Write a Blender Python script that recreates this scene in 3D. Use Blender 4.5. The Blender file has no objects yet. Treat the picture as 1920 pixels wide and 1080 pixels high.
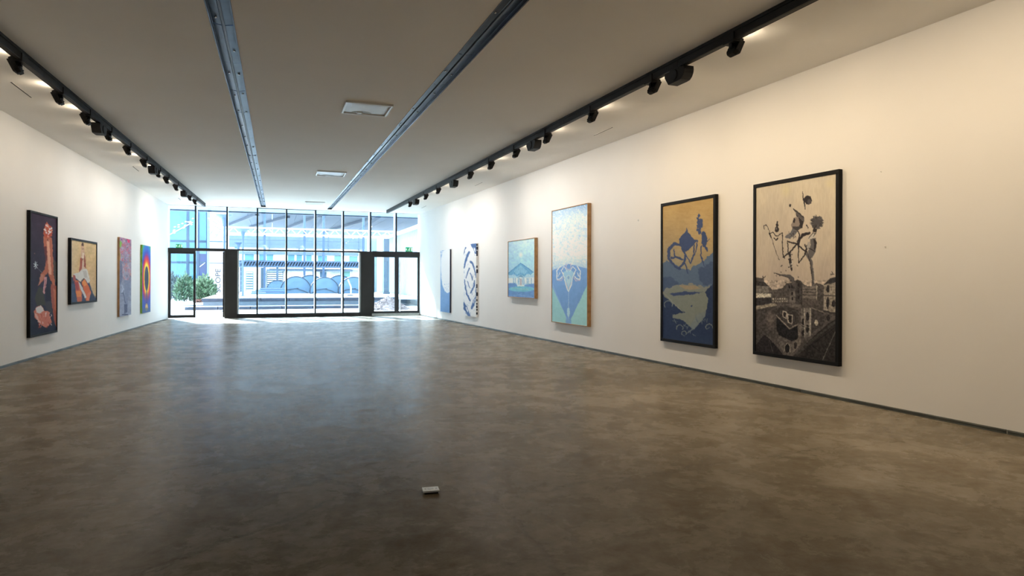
import bpy, bmesh, math, random
import numpy as np
from mathutils import Vector, Matrix

random.seed(7)
RNG = np.random.default_rng(11)
SC = bpy.context.scene
COL = SC.collection

# ------------------------------------------------------------------ camera
F, H = 1240.0, 1.35                       # focal length in pixels of a 1920 wide frame, eye height
PSI = math.atan(449.5 / F)                # camera turned right of the room axis (+Y)
ROLL, SHIFT = math.radians(0.16), -14.7 / 1920
CAM_R = (Matrix.Rotation(-PSI, 3, 'Z') @ Matrix.Rotation(math.pi / 2, 3, 'X') @ Matrix.Rotation(ROLL, 3, 'Z'))
CAM_P = Vector((0, 0, H))
cam_data = bpy.data.cameras.new('camera')
cam_data.sensor_fit = 'HORIZONTAL'
cam_data.sensor_width = 36.0
cam_data.lens = 36.0 * F / 1920.0
cam_data.shift_y = SHIFT
cam_data.clip_end = 500
cam = bpy.data.objects.new('camera', cam_data)
COL.objects.link(cam)
cam.matrix_world = Matrix.Translation(CAM_P) @ CAM_R.to_4x4()
SC.camera = cam

# ------------------------------------------------------------------ exposure, sky, sun
SC.view_settings.view_transform = 'Standard'
SC.view_settings.look = 'None'
SC.view_settings.gamma = 1.0
SC.view_settings.exposure = 0.25
SC.view_settings.use_curve_mapping = False
SC.cycles.max_bounces = 7
SC.cycles.diffuse_bounces = 4
SC.cycles.glossy_bounces = 3
SC.cycles.transparent_max_bounces = 12
SC.cycles.adaptive_threshold = 0.04
SKY_COLOR, SKY_STRENGTH = (0.68, 0.84, 1.0), 7.3
SUN_STRENGTH = 36.0
LAMP_WATTS = {'left': 7.0, 'left_far': 11.5, 'near': 23.0, 'right': 14.0, 'right_far': 24.0}
LAMP_COLOR = {'left': (1.0, 0.87, 0.71), 'left_far': (1.0, 0.93, 0.84), 'near': (1.0, 0.79, 0.53), 'right': (1.0, 0.90, 0.78), 'right_far': (1.0, 0.95, 0.88)}
world = bpy.data.worlds.new('sky')
SC.world = world
world.use_nodes = True
bg = world.node_tree.nodes['Background']
bg.inputs[0].default_value = (*SKY_COLOR, 1)
bg.inputs[1].default_value = SKY_STRENGTH
sun_d = bpy.data.lights.new('sun', 'SUN')
sun_d.energy = SUN_STRENGTH
sun_d.angle = math.radians(4.0)
sun_d.color = (0.80, 0.91, 1.0)
sun = bpy.data.objects.new('sun', sun_d)
COL.objects.link(sun)
sun.location = (-10, 60, 40)
sun.rotation_euler = Vector((0.36 * 0.83, -0.93 * 0.83, -0.56)).to_track_quat('-Z', 'Y').to_euler()
portal_d = bpy.data.lights.new('window_portal', 'AREA')
portal_d.shape = 'RECTANGLE'
portal_d.size, portal_d.size_y = 8.6, 3.9
portal_d.cycles.is_portal = True
portal = bpy.data.objects.new('window_portal', portal_d)
COL.objects.link(portal)
portal.location = (1.0, 25.35, 1.94)
portal.rotation_euler = (-math.pi / 2, 0, 0)

# ------------------------------------------------------------------ pixel helpers (where things stand)
def ray(x, y):
    return CAM_R @ Vector(((x - 960) / F, -(y - 540) / F + SHIFT * 1920 / F, -1.0))
def on_z(x, y, z):
    d = ray(x, y); return CAM_P + d * ((z - H) / d.z)
def on_y(x, y, Y):
    d = ray(x, y); return CAM_P + d * (Y / d.y)
def on_plane(x, y, p0, n):
    d = ray(x, y); return CAM_P + d * ((p0 - CAM_P).dot(n) / d.dot(n))

# ------------------------------------------------------------------ materials
def lin(c):
    c = np.asarray(c, float) / 255.0
    return np.where(c <= 0.04045, c / 12.92, ((c + 0.055) / 1.055) ** 2.4)

def material(name, col, rough=0.5, metal=0.0, vary=0.08, scale=6.0, bump=0.0, spec=0.5, emit=None, estr=0.0, coat=0.0):
    m = bpy.data.materials.new(name); m.use_nodes = True
    nt = m.node_tree; b = nt.nodes['Principled BSDF']
    tc = nt.nodes.new('ShaderNodeTexCoord')
    nz = nt.nodes.new('ShaderNodeTexNoise'); nz.inputs['Scale'].default_value = scale; nz.inputs['Detail'].default_value = 4
    nt.links.new(tc.outputs['Object'], nz.inputs['Vector'])
    rp = nt.nodes.new('ShaderNodeValToRGB')
    lo = [max(0, c * (1 - vary)) for c in col]; hi = [min(1, c * (1 + vary)) for c in col]
    rp.color_ramp.elements[0].position = 0.3; rp.color_ramp.elements[1].position = 0.7
    rp.color_ramp.elements[0].color = (*lo, 1); rp.color_ramp.elements[1].color = (*hi, 1)
    nt.links.new(nz.outputs['Fac'], rp.inputs['Fac'])
    nt.links.new(rp.outputs['Color'], b.inputs['Base Color'])
    b.inputs['Roughness'].default_value = rough
    b.inputs['Metallic'].default_value = metal
    b.inputs['Specular IOR Level'].default_value = spec
    b.inputs['Coat Weight'].default_value = coat
    if bump:
        bp = nt.nodes.new('ShaderNodeBump'); bp.inputs['Strength'].default_value = bump; bp.inputs['Distance'].default_value = 0.01
        nt.links.new(nz.outputs['Fac'], bp.inputs['Height']); nt.links.new(bp.outputs['Normal'], b.inputs['Normal'])
    if emit:
        b.inputs['Emission Color'].default_value = (*emit, 1); b.inputs['Emission Strength'].default_value = estr
    return m

def glass_material(name, tint, refl=0.06):
    m = bpy.data.materials.new(name); m.use_nodes = True
    nt = m.node_tree; nt.nodes.clear()
    out = nt.nodes.new('ShaderNodeOutputMaterial')
    tr = nt.nodes.new('ShaderNodeBsdfTransparent'); tr.inputs[0].default_value = (*tint, 1)
    gl = nt.nodes.new('ShaderNodeBsdfGlossy'); gl.inputs['Roughness'].default_value = 0.02
    lw = nt.nodes.new('ShaderNodeLayerWeight'); lw.inputs['Blend'].default_value = 0.15
    mp = nt.nodes.new('ShaderNodeMapRange'); mp.inputs['To Min'].default_value = refl; mp.inputs['To Max'].default_value = 0.7
    mx = nt.nodes.new('ShaderNodeMixShader')
    nt.links.new(lw.outputs['Facing'], mp.inputs['Value']); nt.links.new(mp.outputs['Result'], mx.inputs[0])
    nt.links.new(tr.outputs[0], mx.inputs[1]); nt.links.new(gl.outputs[0], mx.inputs[2])
    nt.links.new(mx.outputs[0], out.inputs[0])
    return m

def floor_material():
    m = bpy.data.materials.new('polished_concrete'); m.use_nodes = True
    nt = m.node_tree; b = nt.nodes['Principled BSDF']; N = nt.nodes.new; L = nt.links.new
    tc = N('ShaderNodeTexCoord')
    def noise(scale, detail, rough=0.6, dist=0.0):
        n = N('ShaderNodeTexNoise'); n.inputs['Scale'].default_value = scale; n.inputs['Detail'].default_value = detail
        n.inputs['Roughness'].default_value = rough; n.inputs['Distortion'].default_value = dist
        L(tc.outputs['Object'], n.inputs['Vector']); return n
    big, mid, fine = noise(0.45, 5, 0.62, 0.6), noise(1.9, 8, 0.72, 0.35), noise(9, 8, 0.7, 0.3)
    r1 = N('ShaderNodeValToRGB'); e = r1.color_ramp.elements
    e[0].position, e[0].color = 0.28, (0.150, 0.122, 0.084, 1)
    e[1].position, e[1].color = 0.76, (0.308, 0.282, 0.232, 1)
    x = e.new(0.5); x.color = (0.222, 0.197, 0.152, 1)
    L(mid.outputs['Fac'], r1.inputs['Fac'])
    r2 = N('ShaderNodeValToRGB'); e = r2.color_ramp.elements
    e[0].position, e[0].color = 0.3, (0.72, 0.70, 0.66, 1); e[1].position, e[1].color = 0.7, (1.22, 1.2, 1.2, 1)
    L(big.outputs['Fac'], r2.inputs['Fac'])
    r3 = N('ShaderNodeValToRGB'); e = r3.color_ramp.elements
    e[0].position, e[0].color = 0.3, (0.72, 0.68, 0.62, 1); e[1].position, e[1].color = 0.68, (1.18, 1.18, 1.2, 1)
    L(fine.outputs['Fac'], r3.inputs['Fac'])
    def mul(a, c):
        n = N('ShaderNodeMix'); n.data_type = 'RGBA'; n.blend_type = 'MULTIPLY'; n.inputs['Factor'].default_value = 1
        L(a, n.inputs[6]); L(c, n.inputs[7]); return n.outputs[2]
    c = mul(mul(r1.outputs[0], r2.outputs[0]), r3.outputs[0])
    vo = N('ShaderNodeTexVoronoi'); vo.feature = 'DISTANCE_TO_EDGE'; vo.inputs['Scale'].default_value = 0.16
    wv = N('ShaderNodeVectorMath'); wv.operation = 'MULTIPLY_ADD'; wv.inputs[1].default_value = (0.5, 0.5, 0.5)
    L(mid.outputs['Color'], wv.inputs[0]); L(tc.outputs['Object'], wv.inputs[2]); L(wv.outputs[0], vo.inputs['Vector'])
    cr = N('ShaderNodeValToRGB'); e = cr.color_ramp.elements
    e[0].position, e[0].color = 0.0, (0.72, 0.70, 0.68, 1); e[1].position, e[1].color = 0.0016, (1, 1, 1, 1)
    L(vo.outputs['Distance'], cr.inputs['Fac'])
    c = mul(c, cr.outputs[0])
    df = N('ShaderNodeBsdfDiffuse'); gl = N('ShaderNodeBsdfGlossy'); mx = N('ShaderNodeMixShader'); fr = N('ShaderNodeFresnel')
    fr.inputs['IOR'].default_value = 1.36; fm = N('ShaderNodeMath'); fm.operation = 'MULTIPLY'; fm.inputs[1].default_value = 0.36
    nt.nodes.remove(b); out = nt.nodes['Material Output']; L(c, df.inputs['Color']); L(fr.outputs[0], fm.inputs[0]); L(fm.outputs[0], mx.inputs[0])
    L(df.outputs[0], mx.inputs[1]); L(gl.outputs[0], mx.inputs[2]); L(mx.outputs[0], out.inputs['Surface'])
    rr = N('ShaderNodeMapRange'); rr.inputs['From Min'].default_value = 0.3; rr.inputs['From Max'].default_value = 0.7
    rr.inputs['To Min'].default_value = 0.20; rr.inputs['To Max'].default_value = 0.34
    L(mid.outputs['Fac'], rr.inputs['Value']); L(rr.outputs[0], gl.inputs['Roughness'])
    hb = noise(4.5, 4, 0.55, 0.2)
    bp = N('ShaderNodeBump'); bp.inputs['Strength'].default_value = 0.2; bp.inputs['Distance'].default_value = 0.02
    L(hb.outputs['Fac'], bp.inputs['Height'])
    bp2 = N('ShaderNodeBump'); bp2.inputs['Strength'].default_value = 0.12; bp2.inputs['Distance'].default_value = 0.004
    L(fine.outputs['Fac'], bp2.inputs['Height']); L(bp.outputs[0], bp2.inputs['Normal']); L(bp2.outputs[0], gl.inputs['Normal']); L(bp2.outputs[0], df.inputs['Normal'])
    return m

def vcol_material(name, rough=0.55):
    m = bpy.data.materials.new(name); m.use_nodes = True
    nt = m.node_tree; b = nt.nodes['Principled BSDF']
    a = nt.nodes.new('ShaderNodeVertexColor'); a.layer_name = 'paint'
    nt.links.new(a.outputs[0], b.inputs['Base Color'])
    b.inputs['Roughness'].default_value = rough; b.inputs['Specular IOR Level'].default_value = 0.03
    tc = nt.nodes.new('ShaderNodeTexCoord'); nz = nt.nodes.new('ShaderNodeTexNoise'); nz.inputs['Scale'].default_value = 160
    nt.links.new(tc.outputs['Object'], nz.inputs['Vector'])
    bp = nt.nodes.new('ShaderNodeBump'); bp.inputs['Strength'].default_value = 0.12; bp.inputs['Distance'].default_value = 0.002
    nt.links.new(nz.outputs['Fac'], bp.inputs['Height']); nt.links.new(bp.outputs[0], b.inputs['Normal'])
    return m

M = {
    'wall': material('white_wall_paint', (0.83, 0.81, 0.78), 0.75, vary=0.012, scale=1.5, bump=0.03, spec=0.3),
    'ceiling': material('ceiling_paint', (0.84, 0.81, 0.76), 0.8, vary=0.015, scale=1.2, spec=0.3),
    'floor': floor_material(),
    'base': material('grey_green_skirting', (0.08, 0.088, 0.075), 0.45, vary=0.35, scale=3.0),
    'basetop': material('zinc_skirting_edge', (0.16, 0.17, 0.155), 0.4, 0.3, vary=0.3, scale=3.0),
    'black': material('black_painted_metal', (0.010, 0.010, 0.011), 0.6, vary=0.2, spec=0.3),
    'frameblack': material('black_aluminium', (0.009, 0.0095, 0.012), 0.45, vary=0.15),
    'darkpanel': material('charcoal_panel', (0.013, 0.013, 0.013), 0.55, vary=0.15),
    'whitefin': material('white_aluminium', (0.80, 0.82, 0.85), 0.4, vary=0.03),
    'galv': material('galvanised_steel', (0.042, 0.06, 0.095), 0.42, 0.9, vary=0.22, scale=5.0, bump=0.1),
    'galv2': material('dark_galvanised_steel', (0.045, 0.055, 0.075), 0.3, 0.85, vary=0.25, scale=5.0, bump=0.1),
    'soffit': material('pale_blue_soffit', (0.16, 0.24, 0.33), 0.7, vary=0.05),
    'galvdark': material('dull_dark_steel', (0.06, 0.062, 0.07), 0.4, 0.6, vary=0.3),
    'slot': material('dark_slot', (0.02, 0.018, 0.015), 0.6),
    'plastic': material('white_plastic', (0.80, 0.82, 0.82), 0.35, vary=0.03),
    'ventblue': material('vent_panel', (0.74, 0.77, 0.78), 0.4, vary=0.05),
    'ventshade': material('vent_scoop', (0.40, 0.40, 0.37), 0.5, vary=0.1),
    'screw': material('zinc_screw', (0.7, 0.72, 0.75), 0.25, 0.9, vary=0.05),
    'lens': material('lamp_lens', (0.9, 0.85, 0.75), 0.4, emit=(1.0, 0.80, 0.55), estr=12.0),
    'spill': material('added_uplight_glow', (0.9, 0.85, 0.75), 0.4, emit=(1.0, 0.84, 0.62), estr=420.0),  # glow of the strip added to brighten the ceiling beside each lamp
    'wood': material('oak_frame', (0.36, 0.20, 0.085), 0.5, vary=0.25, scale=12),
    'frame': material('black_stained_frame', (0.008, 0.008, 0.009), 0.65, vary=0.2, spec=0.15),
    'glass': glass_material('window_glass', (0.90, 0.97, 1.0)),
    'conc_sill': material('sill_concrete', (0.38, 0.40, 0.38), 0.7, vary=0.15, scale=9),
    'paving': material('pale_paving', (0.58, 0.58, 0.57), 0.8, vary=0.08, scale=2, bump=0.1),
    'slab': material('dark_bench_slab', (0.022, 0.03, 0.05), 0.6, vary=0.25, scale=5),  # courtyard materials mostly carry the blue of sky shade in their colour
    'riser': material('pale_concrete_riser', (0.13, 0.16, 0.19), 0.7, vary=0.12, scale=4),
    'roof': material('roof_sheeting', (0.055, 0.085, 0.135), 0.7, vary=0.12, scale=0.6),
    'rafter': material('dark_steel_rafter', (0.03, 0.045, 0.075), 0.6, vary=0.15),
    'truss': material('white_painted_steel', (0.56, 0.588, 0.616), 0.5, vary=0.03),
    'bluepost': material('blue_grey_post', (0.06, 0.1, 0.17), 0.5, vary=0.1),
    'bluecol': material('bright_blue_steel', (0.17, 0.25, 0.62), 0.45, vary=0.1),
    'bldg': material('pale_render', (0.95, 0.89, 0.82), 0.8, vary=0.08, scale=0.8),
    'panec': material('cyan_window', (0.11, 0.26, 0.31), 0.12, vary=0.12, scale=1.5),
    'paneg': material('green_window', (0.15, 0.3, 0.25), 0.15, vary=0.12, scale=1.5),
    'darkline': material('dark_rail', (0.12, 0.16, 0.20), 0.5, vary=0.1),
    'lattice': material('steel_lattice', (0.06, 0.09, 0.13), 0.6, vary=0.25, scale=3),
    'drum': material('pale_blue_drum', (0.075, 0.135, 0.2), 0.6, vary=0.16, scale=2.2),
    'drumrim': material('drum_rim', (0.015, 0.025, 0.045), 0.6, vary=0.2),
    'glassb': material('cyan_glazing', (0.03, 0.16, 0.24), 0.06, vary=0.22, scale=0.5, spec=0.8),
    'glassd': material('dark_blue_glazing', (0.006, 0.025, 0.09), 0.12, vary=0.3, scale=1.0),
    'mull': material('slate_mullion', (0.02, 0.05, 0.09), 0.5),
    'banner': material('white_banner', (0.55, 0.56, 0.57), 0.7, vary=0.02),
    'letter': material('slate_lettering', (0.02, 0.025, 0.04), 0.6),
    'corr': material('pale_corrugated_sheet', (0.2, 0.26, 0.3), 0.5, vary=0.05),
    'column': material('blue_grey_column', (0.05, 0.075, 0.1), 0.6, vary=0.08),
    'leafa': material('olive_green_leaf', (0.05, 0.1, 0.05), 0.5, vary=0.6, scale=5),
    'leafb': material('grey_green_leaf', (0.05, 0.08, 0.085), 0.5, vary=0.5, scale=5),
    'stem': material('brown_stem', (0.10, 0.07, 0.05), 0.8),
    'mulch': material('red_brown_mulch', (0.11, 0.055, 0.04), 0.9, vary=0.4, scale=9),
    'gravel': material('pinkish_gravel', (0.24, 0.19, 0.18), 0.9, vary=0.35, scale=7),
    'flood': material('floodlight_glow', (0.95, 0.9, 0.6), 0.4, emit=(1.0, 0.95, 0.6), estr=1.6),
    'exitgreen': material('exit_sign_green', (0.02, 0.28, 0.12), 0.4, emit=(0.02, 0.5, 0.2), estr=0.25),
    'exitwhite': material('exit_sign_white', (0.85, 0.9, 0.85), 0.4, emit=(0.8, 1.0, 0.85), estr=0.5),
    'paint': vcol_material('painted_canvas'),
}

M['lens'].cycles.emission_sampling = 'NONE'      # the lens only glows; its area lamp lights the wall

# ------------------------------------------------------------------ mesh helpers
class MB:
    """collects shapes; build() links them as ONE mesh object"""
    def __init__(self): self.v, self.f = [], []
    def add(self, vs, fs):
        o = len(self.v); self.v += [tuple(p) for p in vs]; self.f += [tuple(i + o for i in f) for f in fs]; return self
    def box(self, c, s, rot=None):
        x, y, z = s[0] / 2, s[1] / 2, s[2] / 2
        vs = [Vector(p) for p in ((-x, -y, -z), (x, -y, -z), (x, y, -z), (-x, y, -z), (-x, -y, z), (x, -y, z), (x, y, z), (-x, y, z))]
        if rot is not None: vs = [rot @ p for p in vs]
        c = Vector(c)
        return self.add([p + c for p in vs], [(0, 3, 2, 1), (4, 5, 6, 7), (0, 1, 5, 4), (1, 2, 6, 5), (2, 3, 7, 6), (3, 0, 4, 7)])
    def span(self, a, b):
        a, b = Vector(a), Vector(b); return self.box((a + b) / 2, [abs(q) for q in (b - a)])
    def hexa(self, p8):
        return self.add(p8, [(0, 3, 2, 1), (4, 5, 6, 7), (0, 1, 5, 4), (1, 2, 6, 5), (2, 3, 7, 6), (3, 0, 4, 7)])
    def prism(self, pts, d):
        """planar outline pts (3D) extruded by vector d"""
        n = len(pts); d = Vector(d); a = [Vector(p) for p in pts]; b = [p + d for p in a]
        return self.add(a + b, [tuple(range(n - 1, -1, -1)), tuple(range(n, 2 * n))] + [(i, (i + 1) % n, n + (i + 1) % n, n + i) for i in range(n)])
    def bar(self, p0, p1, w, h=None, up=(0, 0, 1)):
        p0, p1 = Vector(p0), Vector(p1); h = h or w; d = (p1 - p0); L = d.length; d.normalize()
        up = Vector(up)
        if abs(d.dot(up)) > 0.98: up = Vector((1, 0, 0))
        s = d.cross(up).normalized(); u = s.cross(d)
        return self.box((p0 + p1) / 2, (w, L, h), Matrix((s, d, u)).transposed())
    def cyl(self, p0, p1, r0, r1=None, n=16):
        p0, p1 = Vector(p0), Vector(p1); r1 = r0 if r1 is None else r1; d = (p1 - p0).normalized()
        up = Vector((0, 0, 1)) if abs(d.z) < 0.95 else Vector((1, 0, 0)); s = d.cross(up).normalized(); u = s.cross(d)
        vs = []
        for p, r in ((p0, r0), (p1, r1)):
            for k in range(n):
                a = 2 * math.pi * k / n; vs.append(p + s * (r * math.cos(a)) + u * (r * math.sin(a)))
        return self.add(vs, [tuple(range(n - 1, -1, -1)), tuple(range(n, 2 * n))] + [(k, (k + 1) % n, n + (k + 1) % n, n + k) for k in range(n)])
    def lathe(self, prof, c=(0, 0, 0), n=20):
        c = Vector(c); vs, fs = [], []
        for r, z in prof:
            for k in range(n):
                a = 2 * math.pi * k / n; vs.append(c + Vector((r * math.cos(a), r * math.sin(a), z)))
        for i in range(len(prof) - 1):
            for k in range(n):
                fs.append((i * n + k, i * n + (k + 1) % n, (i + 1) * n + (k + 1) % n, (i + 1) * n + k))
        return self.add(vs, fs)
    def mesh(self, name):
        me = bpy.data.meshes.new(name); me.from_pydata(self.v, [], self.f); me.validate()
        bm = bmesh.new(); bm.from_mesh(me); bmesh.ops.recalc_face_normals(bm, faces=bm.faces); bm.to_mesh(me); bm.free()
        return me
    def build(self, name, mat, parent=None, bevel=0.0, smooth=False, label=None):
        me = self.mesh(name); me.materials.append(M[mat])
        return obj(name, me, parent, bevel, smooth, label)

def obj(name, me, parent=None, bevel=0.0, smooth=False, label=None):
    o = bpy.data.objects.new(name, me); COL.objects.link(o)
    if parent is not None: o.parent = parent
    if smooth:
        for p in me.polygons: p.use_smooth = True
    if bevel:
        b = o.modifiers.new('bevel', 'BEVEL'); b.width = bevel; b.segments = 2; b.limit_method = 'ANGLE'
    if label: o['label'] = label
    return o

def tag(o, label, cat, group=None, kind=None):
    o['label'] = label; o['category'] = cat
    if group: o['group'] = group
    if kind: o['kind'] = kind
    return o

def thing(name, label, cat, loc=(0, 0, 0), rotz=0.0, group=None, kind=None):
    o = bpy.data.objects.new(name, None); COL.objects.link(o)
    o.empty_display_size = 0.1; o.location = loc; o.rotation_euler = (0, 0, rotz)
    return tag(o, label, cat, group, kind)

def dup(root, loc, rotz, label):
    r = root.copy(); COL.objects.link(r); r.location = loc; r.rotation_euler = (0, 0, rotz); r['label'] = label
    for ch in list(root.children):
        c = ch.copy(); COL.objects.link(c); c.parent = r
        for g in list(ch.children):
            d = g.copy(); COL.objects.link(d); d.parent = c
    return r

ORD = ['first', 'second', 'third', 'fourth', 'fifth', 'sixth', 'seventh', 'eighth', 'ninth', 'tenth', 'eleventh', 'twelfth', 'thirteenth', 'fourteenth']

# ------------------------------------------------------------------ room shell
HC, YF, YB = 3.88, 25.06, -3.0
def left_x(y): return -3.318 + (y - 25.06) * (-3.836 + 3.318) / (11.93 - 25.06)
def right_x(y): return 5.306 + (y - 25.06) * (6.118 - 5.306) / (3.95 - 25.06)
XL, XR, XLB, XRB = left_x(YF), right_x(YF), left_x(YB), right_x(YB)

fl = MB().hexa([(XLB - .3, YB - .3, -.2), (XRB + .3, YB - .3, -.2), (XR + .3, YF + .12, -.2), (XL - .3, YF + .12, -.2),
                (XLB - .3, YB - .3, 0), (XRB + .3, YB - .3, 0), (XR + .3, YF + .12, 0), (XL - .3, YF + .12, 0)]).build('floor', 'floor')
tag(fl, 'brown grey polished concrete floor with cloudy mottling', 'floor', kind='structure')

def wall(name, x0, x1, side, label):
    t = 0.3 * side
    o = MB().hexa([(x0, YB, 0), (x0 + t, YB, 0), (x1 + t, YF + .25, 0), (x1, YF + .25, 0),
                   (x0, YB, HC + .3), (x0 + t, YB, HC + .3), (x1 + t, YF + .25, HC + .3), (x1, YF + .25, HC + .3)]).build(name, 'wall')
    return tag(o, label, 'wall', kind='structure')
wall('wall_left', XLB, left_x(YF + .25), -1, 'long white wall on the left hung with four paintings')
wall('wall_right', XRB, right_x(YF + .25), 1, 'long white wall on the right hung with six paintings')
o = MB().span((XLB - .3, YB - .3, 0), (XRB + .3, YB, HC + .3)).build('wall_back', 'wall')
tag(o, 'plain white end wall facing the glass front', 'wall', kind='structure')

# ceiling with two open channels
def ch_a(y, e): return (-0.5, 0)[0]
def lerp(a, b, t): return a + (b - a) * t
def chan(y, k):
    t = (y - 6.0) / (24.5 - 6.0)
    if k == 0: return lerp(-0.597, -0.380, t), lerp(-0.368, -0.212, t)
    return lerp(1.945, 1.842, t), lerp(2.170, 2.006, t)
CE = 24.55     # far end of the channels
def strip(mb, fx0, fx1, y0, y1):
    mb.hexa([(fx0(y0), y0, HC), (fx1(y0), y0, HC), (fx1(y1), y1, HC), (fx0(y1), y1, HC),
             (fx0(y0), y0, HC + .25), (fx1(y0), y0, HC + .25), (fx1(y1), y1, HC + .25), (fx0(y1), y1, HC + .25)])
cb = MB()
lx = lambda y: left_x(y) - .15
rx = lambda y: right_x(y) + .15
strip(cb, lx, lambda y: chan(y, 0)[0], YB, CE)
strip(cb, lambda y: chan(y, 0)[1], lambda y: chan(y, 1)[0], YB, CE)
strip(cb, lambda y: chan(y, 1)[1], rx, YB, CE)
strip(cb, lx, rx, CE, YF + .1)
ce = cb.build('ceiling', 'ceiling')
tag(ce, 'flat off-white ceiling with two long open steel channels', 'ceiling', kind='structure')

# skirting strips
for nm, fx, s, lab in (('baseboard_left', left_x, 1, 'thin grey-green skirting strip under the left wall'),
                       ('baseboard_right', right_x, -1, 'thin grey-green skirting strip under the right wall')):
    root = thing(nm, lab, 'skirting', (0, 0, 0), kind='structure')
    ys = np.linspace(YB, YF - .02, 13)
    for i in range(12):
        a, b = ys[i], ys[i + 1] - 0.012
        for z0, z1, d, mt, nn in ((0.0, 0.028, 0.010, 'base', 'strip'), (0.028, 0.040, 0.016, 'basetop', 'strip_edge')):
            MB().hexa([(fx(a), a, z0), (fx(a) + s * d, a, z0), (fx(b) + s * d, b, z0), (fx(b), b, z0),
                       (fx(a), a, z1), (fx(a) + s * d, a, z1), (fx(b) + s * d, b, z1), (fx(b), b, z1)]).build(nn, mt, root)

# ------------------------------------------------------------------ ceiling channels
def build_channel(k, label):
    y0, y1 = -2.6, CE; gm = 'galv' if k == 0 else 'galv2'
    root = thing('ceiling_channel', label, 'ceiling channel', (0, 0, HC), group='steel channels in the ceiling')
    for e in (0, 1):
        s = 1 if e == 0 else -1
        x = lambda y: chan(y, k)[e]
        MB().hexa([(x(y0), y0, -.004), (x(y0) + s * .012, y0, -.004), (x(y1) + s * .012, y1, -.004), (x(y1), y1, -.004),
                   (x(y0), y0, .10), (x(y0) + s * .012, y0, .10), (x(y1) + s * .012, y1, .10), (x(y1), y1, .10)]).build('side_flange', gm, root)
    n = 22; ys = np.linspace(y0, y1, n + 1)
    mid = lambda y: sum(chan(y, k)) / 2
    for i in range(n):
        a, b = ys[i], ys[i + 1] - .012; dz = random.uniform(0, .006)
        for e in (0, 1):
            s = 1 if e == 0 else -1
            x = lambda y: chan(y, k)[e] + s * .014
            m = lambda y: mid(y) - s * .016
            MB().hexa([(x(a), a, .045 + dz), (m(a), a, .030 + dz), (m(b), b, .030 + dz), (x(b), b, .045 + dz),
                       (x(a), a, .06 + dz), (m(a), a, .05 + dz), (m(b), b, .05 + dz), (x(b), b, .06 + dz)]).build('plate', gm, root)
    MB().hexa([(mid(y0) - .03, y0, .07), (mid(y0) + .03, y0, .07), (mid(y1) + .03, y1, .07), (mid(y1) - .03, y1, .07),
               (mid(y0) - .03, y0, .10), (mid(y0) + .03, y0, .10), (mid(y1) + .03, y1, .10), (mid(y1) - .03, y1, .10)]).build('slot_back', 'slot', root)
    MB().hexa([(mid(y0) - .005, y0, .018), (mid(y0) + .005, y0, .018), (mid(y1) + .005, y1, .018), (mid(y1) - .005, y1, .018),
               (mid(y0) - .005, y0, .07), (mid(y0) + .005, y0, .07), (mid(y1) + .005, y1, .07), (mid(y1) - .005, y1, .07)]).build('centre_rail', 'galvdark', root)
    sm = MB().lathe([(0.0, -.010), (.010, -.009), (.013, -.003), (.013, 0.02)], n=10).mesh('screw'); sm.materials.append(M['screw'])
    for i, y in enumerate(np.arange(4.2, 24.2, 0.95)):
        for e in (0, 1):
            if random.random() < .2: continue
            x = lerp(chan(y, k)[e], mid(y), .5)
            s = obj('screw', sm, root); s.location = (x, y + random.uniform(-.1, .1), .034)
    a, b = chan(y1, k)
    MB().span((a, y1 - .01, -.01), (b, y1 + .0, .10)).build('end_cap', 'black', root)
build_channel(0, 'galvanised steel channel in the ceiling left of the vents')
build_channel(1, 'dark steel channel in the ceiling right of the vents')

# ------------------------------------------------------------------ glazed front
def fx(px, py=530): return on_y(px, py, YF).x
def fz(px, py): return on_y(px, py, YF).z
MX = [XL] + [fx(p) for p in (366.5, 425.5, 482.5, 537, 591.5, 643.5, 694.5, 742.5)] + [XR]
ZT0, ZT1 = 2.34, 2.42      # transom, thin
for i in range(9):
    x0, x1 = MX[i], MX[i + 1]
    names = ['leftmost', 'second', 'third', 'fourth', 'fifth', 'sixth', 'seventh', 'eighth', 'rightmost']
    w = thing('window_%d' % (i + 1), 'upper glass pane above the transom, %s of nine from the left' % names[i], 'window', (x0, YF, ZT1), kind='structure')
    MB().span((0.02, .03, 0), (x1 - x0 - .02, .042, HC - ZT1)).build('pane', 'glass', w)
    if i > 0:
        MB().span((-.026, -.03, -.02), (.026, .03, HC - ZT1)).build('mullion', 'frameblack', w)
        MB().span((-.03, .03, -.02), (.022, .40, HC - ZT1)).build('lit_side_fin', 'whitefin', w)  # white fin added to show as the daylit side of the mullion
    MB().span((0, -.01, HC - ZT1 - .018), (x1 - x0, .06, HC - ZT1)).build('head_bar', 'whitefin' if i not in (3, 4) else 'frameblack', w)
for k in range(4):   # fixed lower panes between the two dark panels
    pass
panelL = (fx(421), fx(445)); panelR = (fx(676), fx(698))
low = [(panelL[1], MX[3]), (MX[3], MX[4]), (MX[4], MX[5]), (MX[5], MX[6]), (MX[6], panelR[0])]
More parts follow.
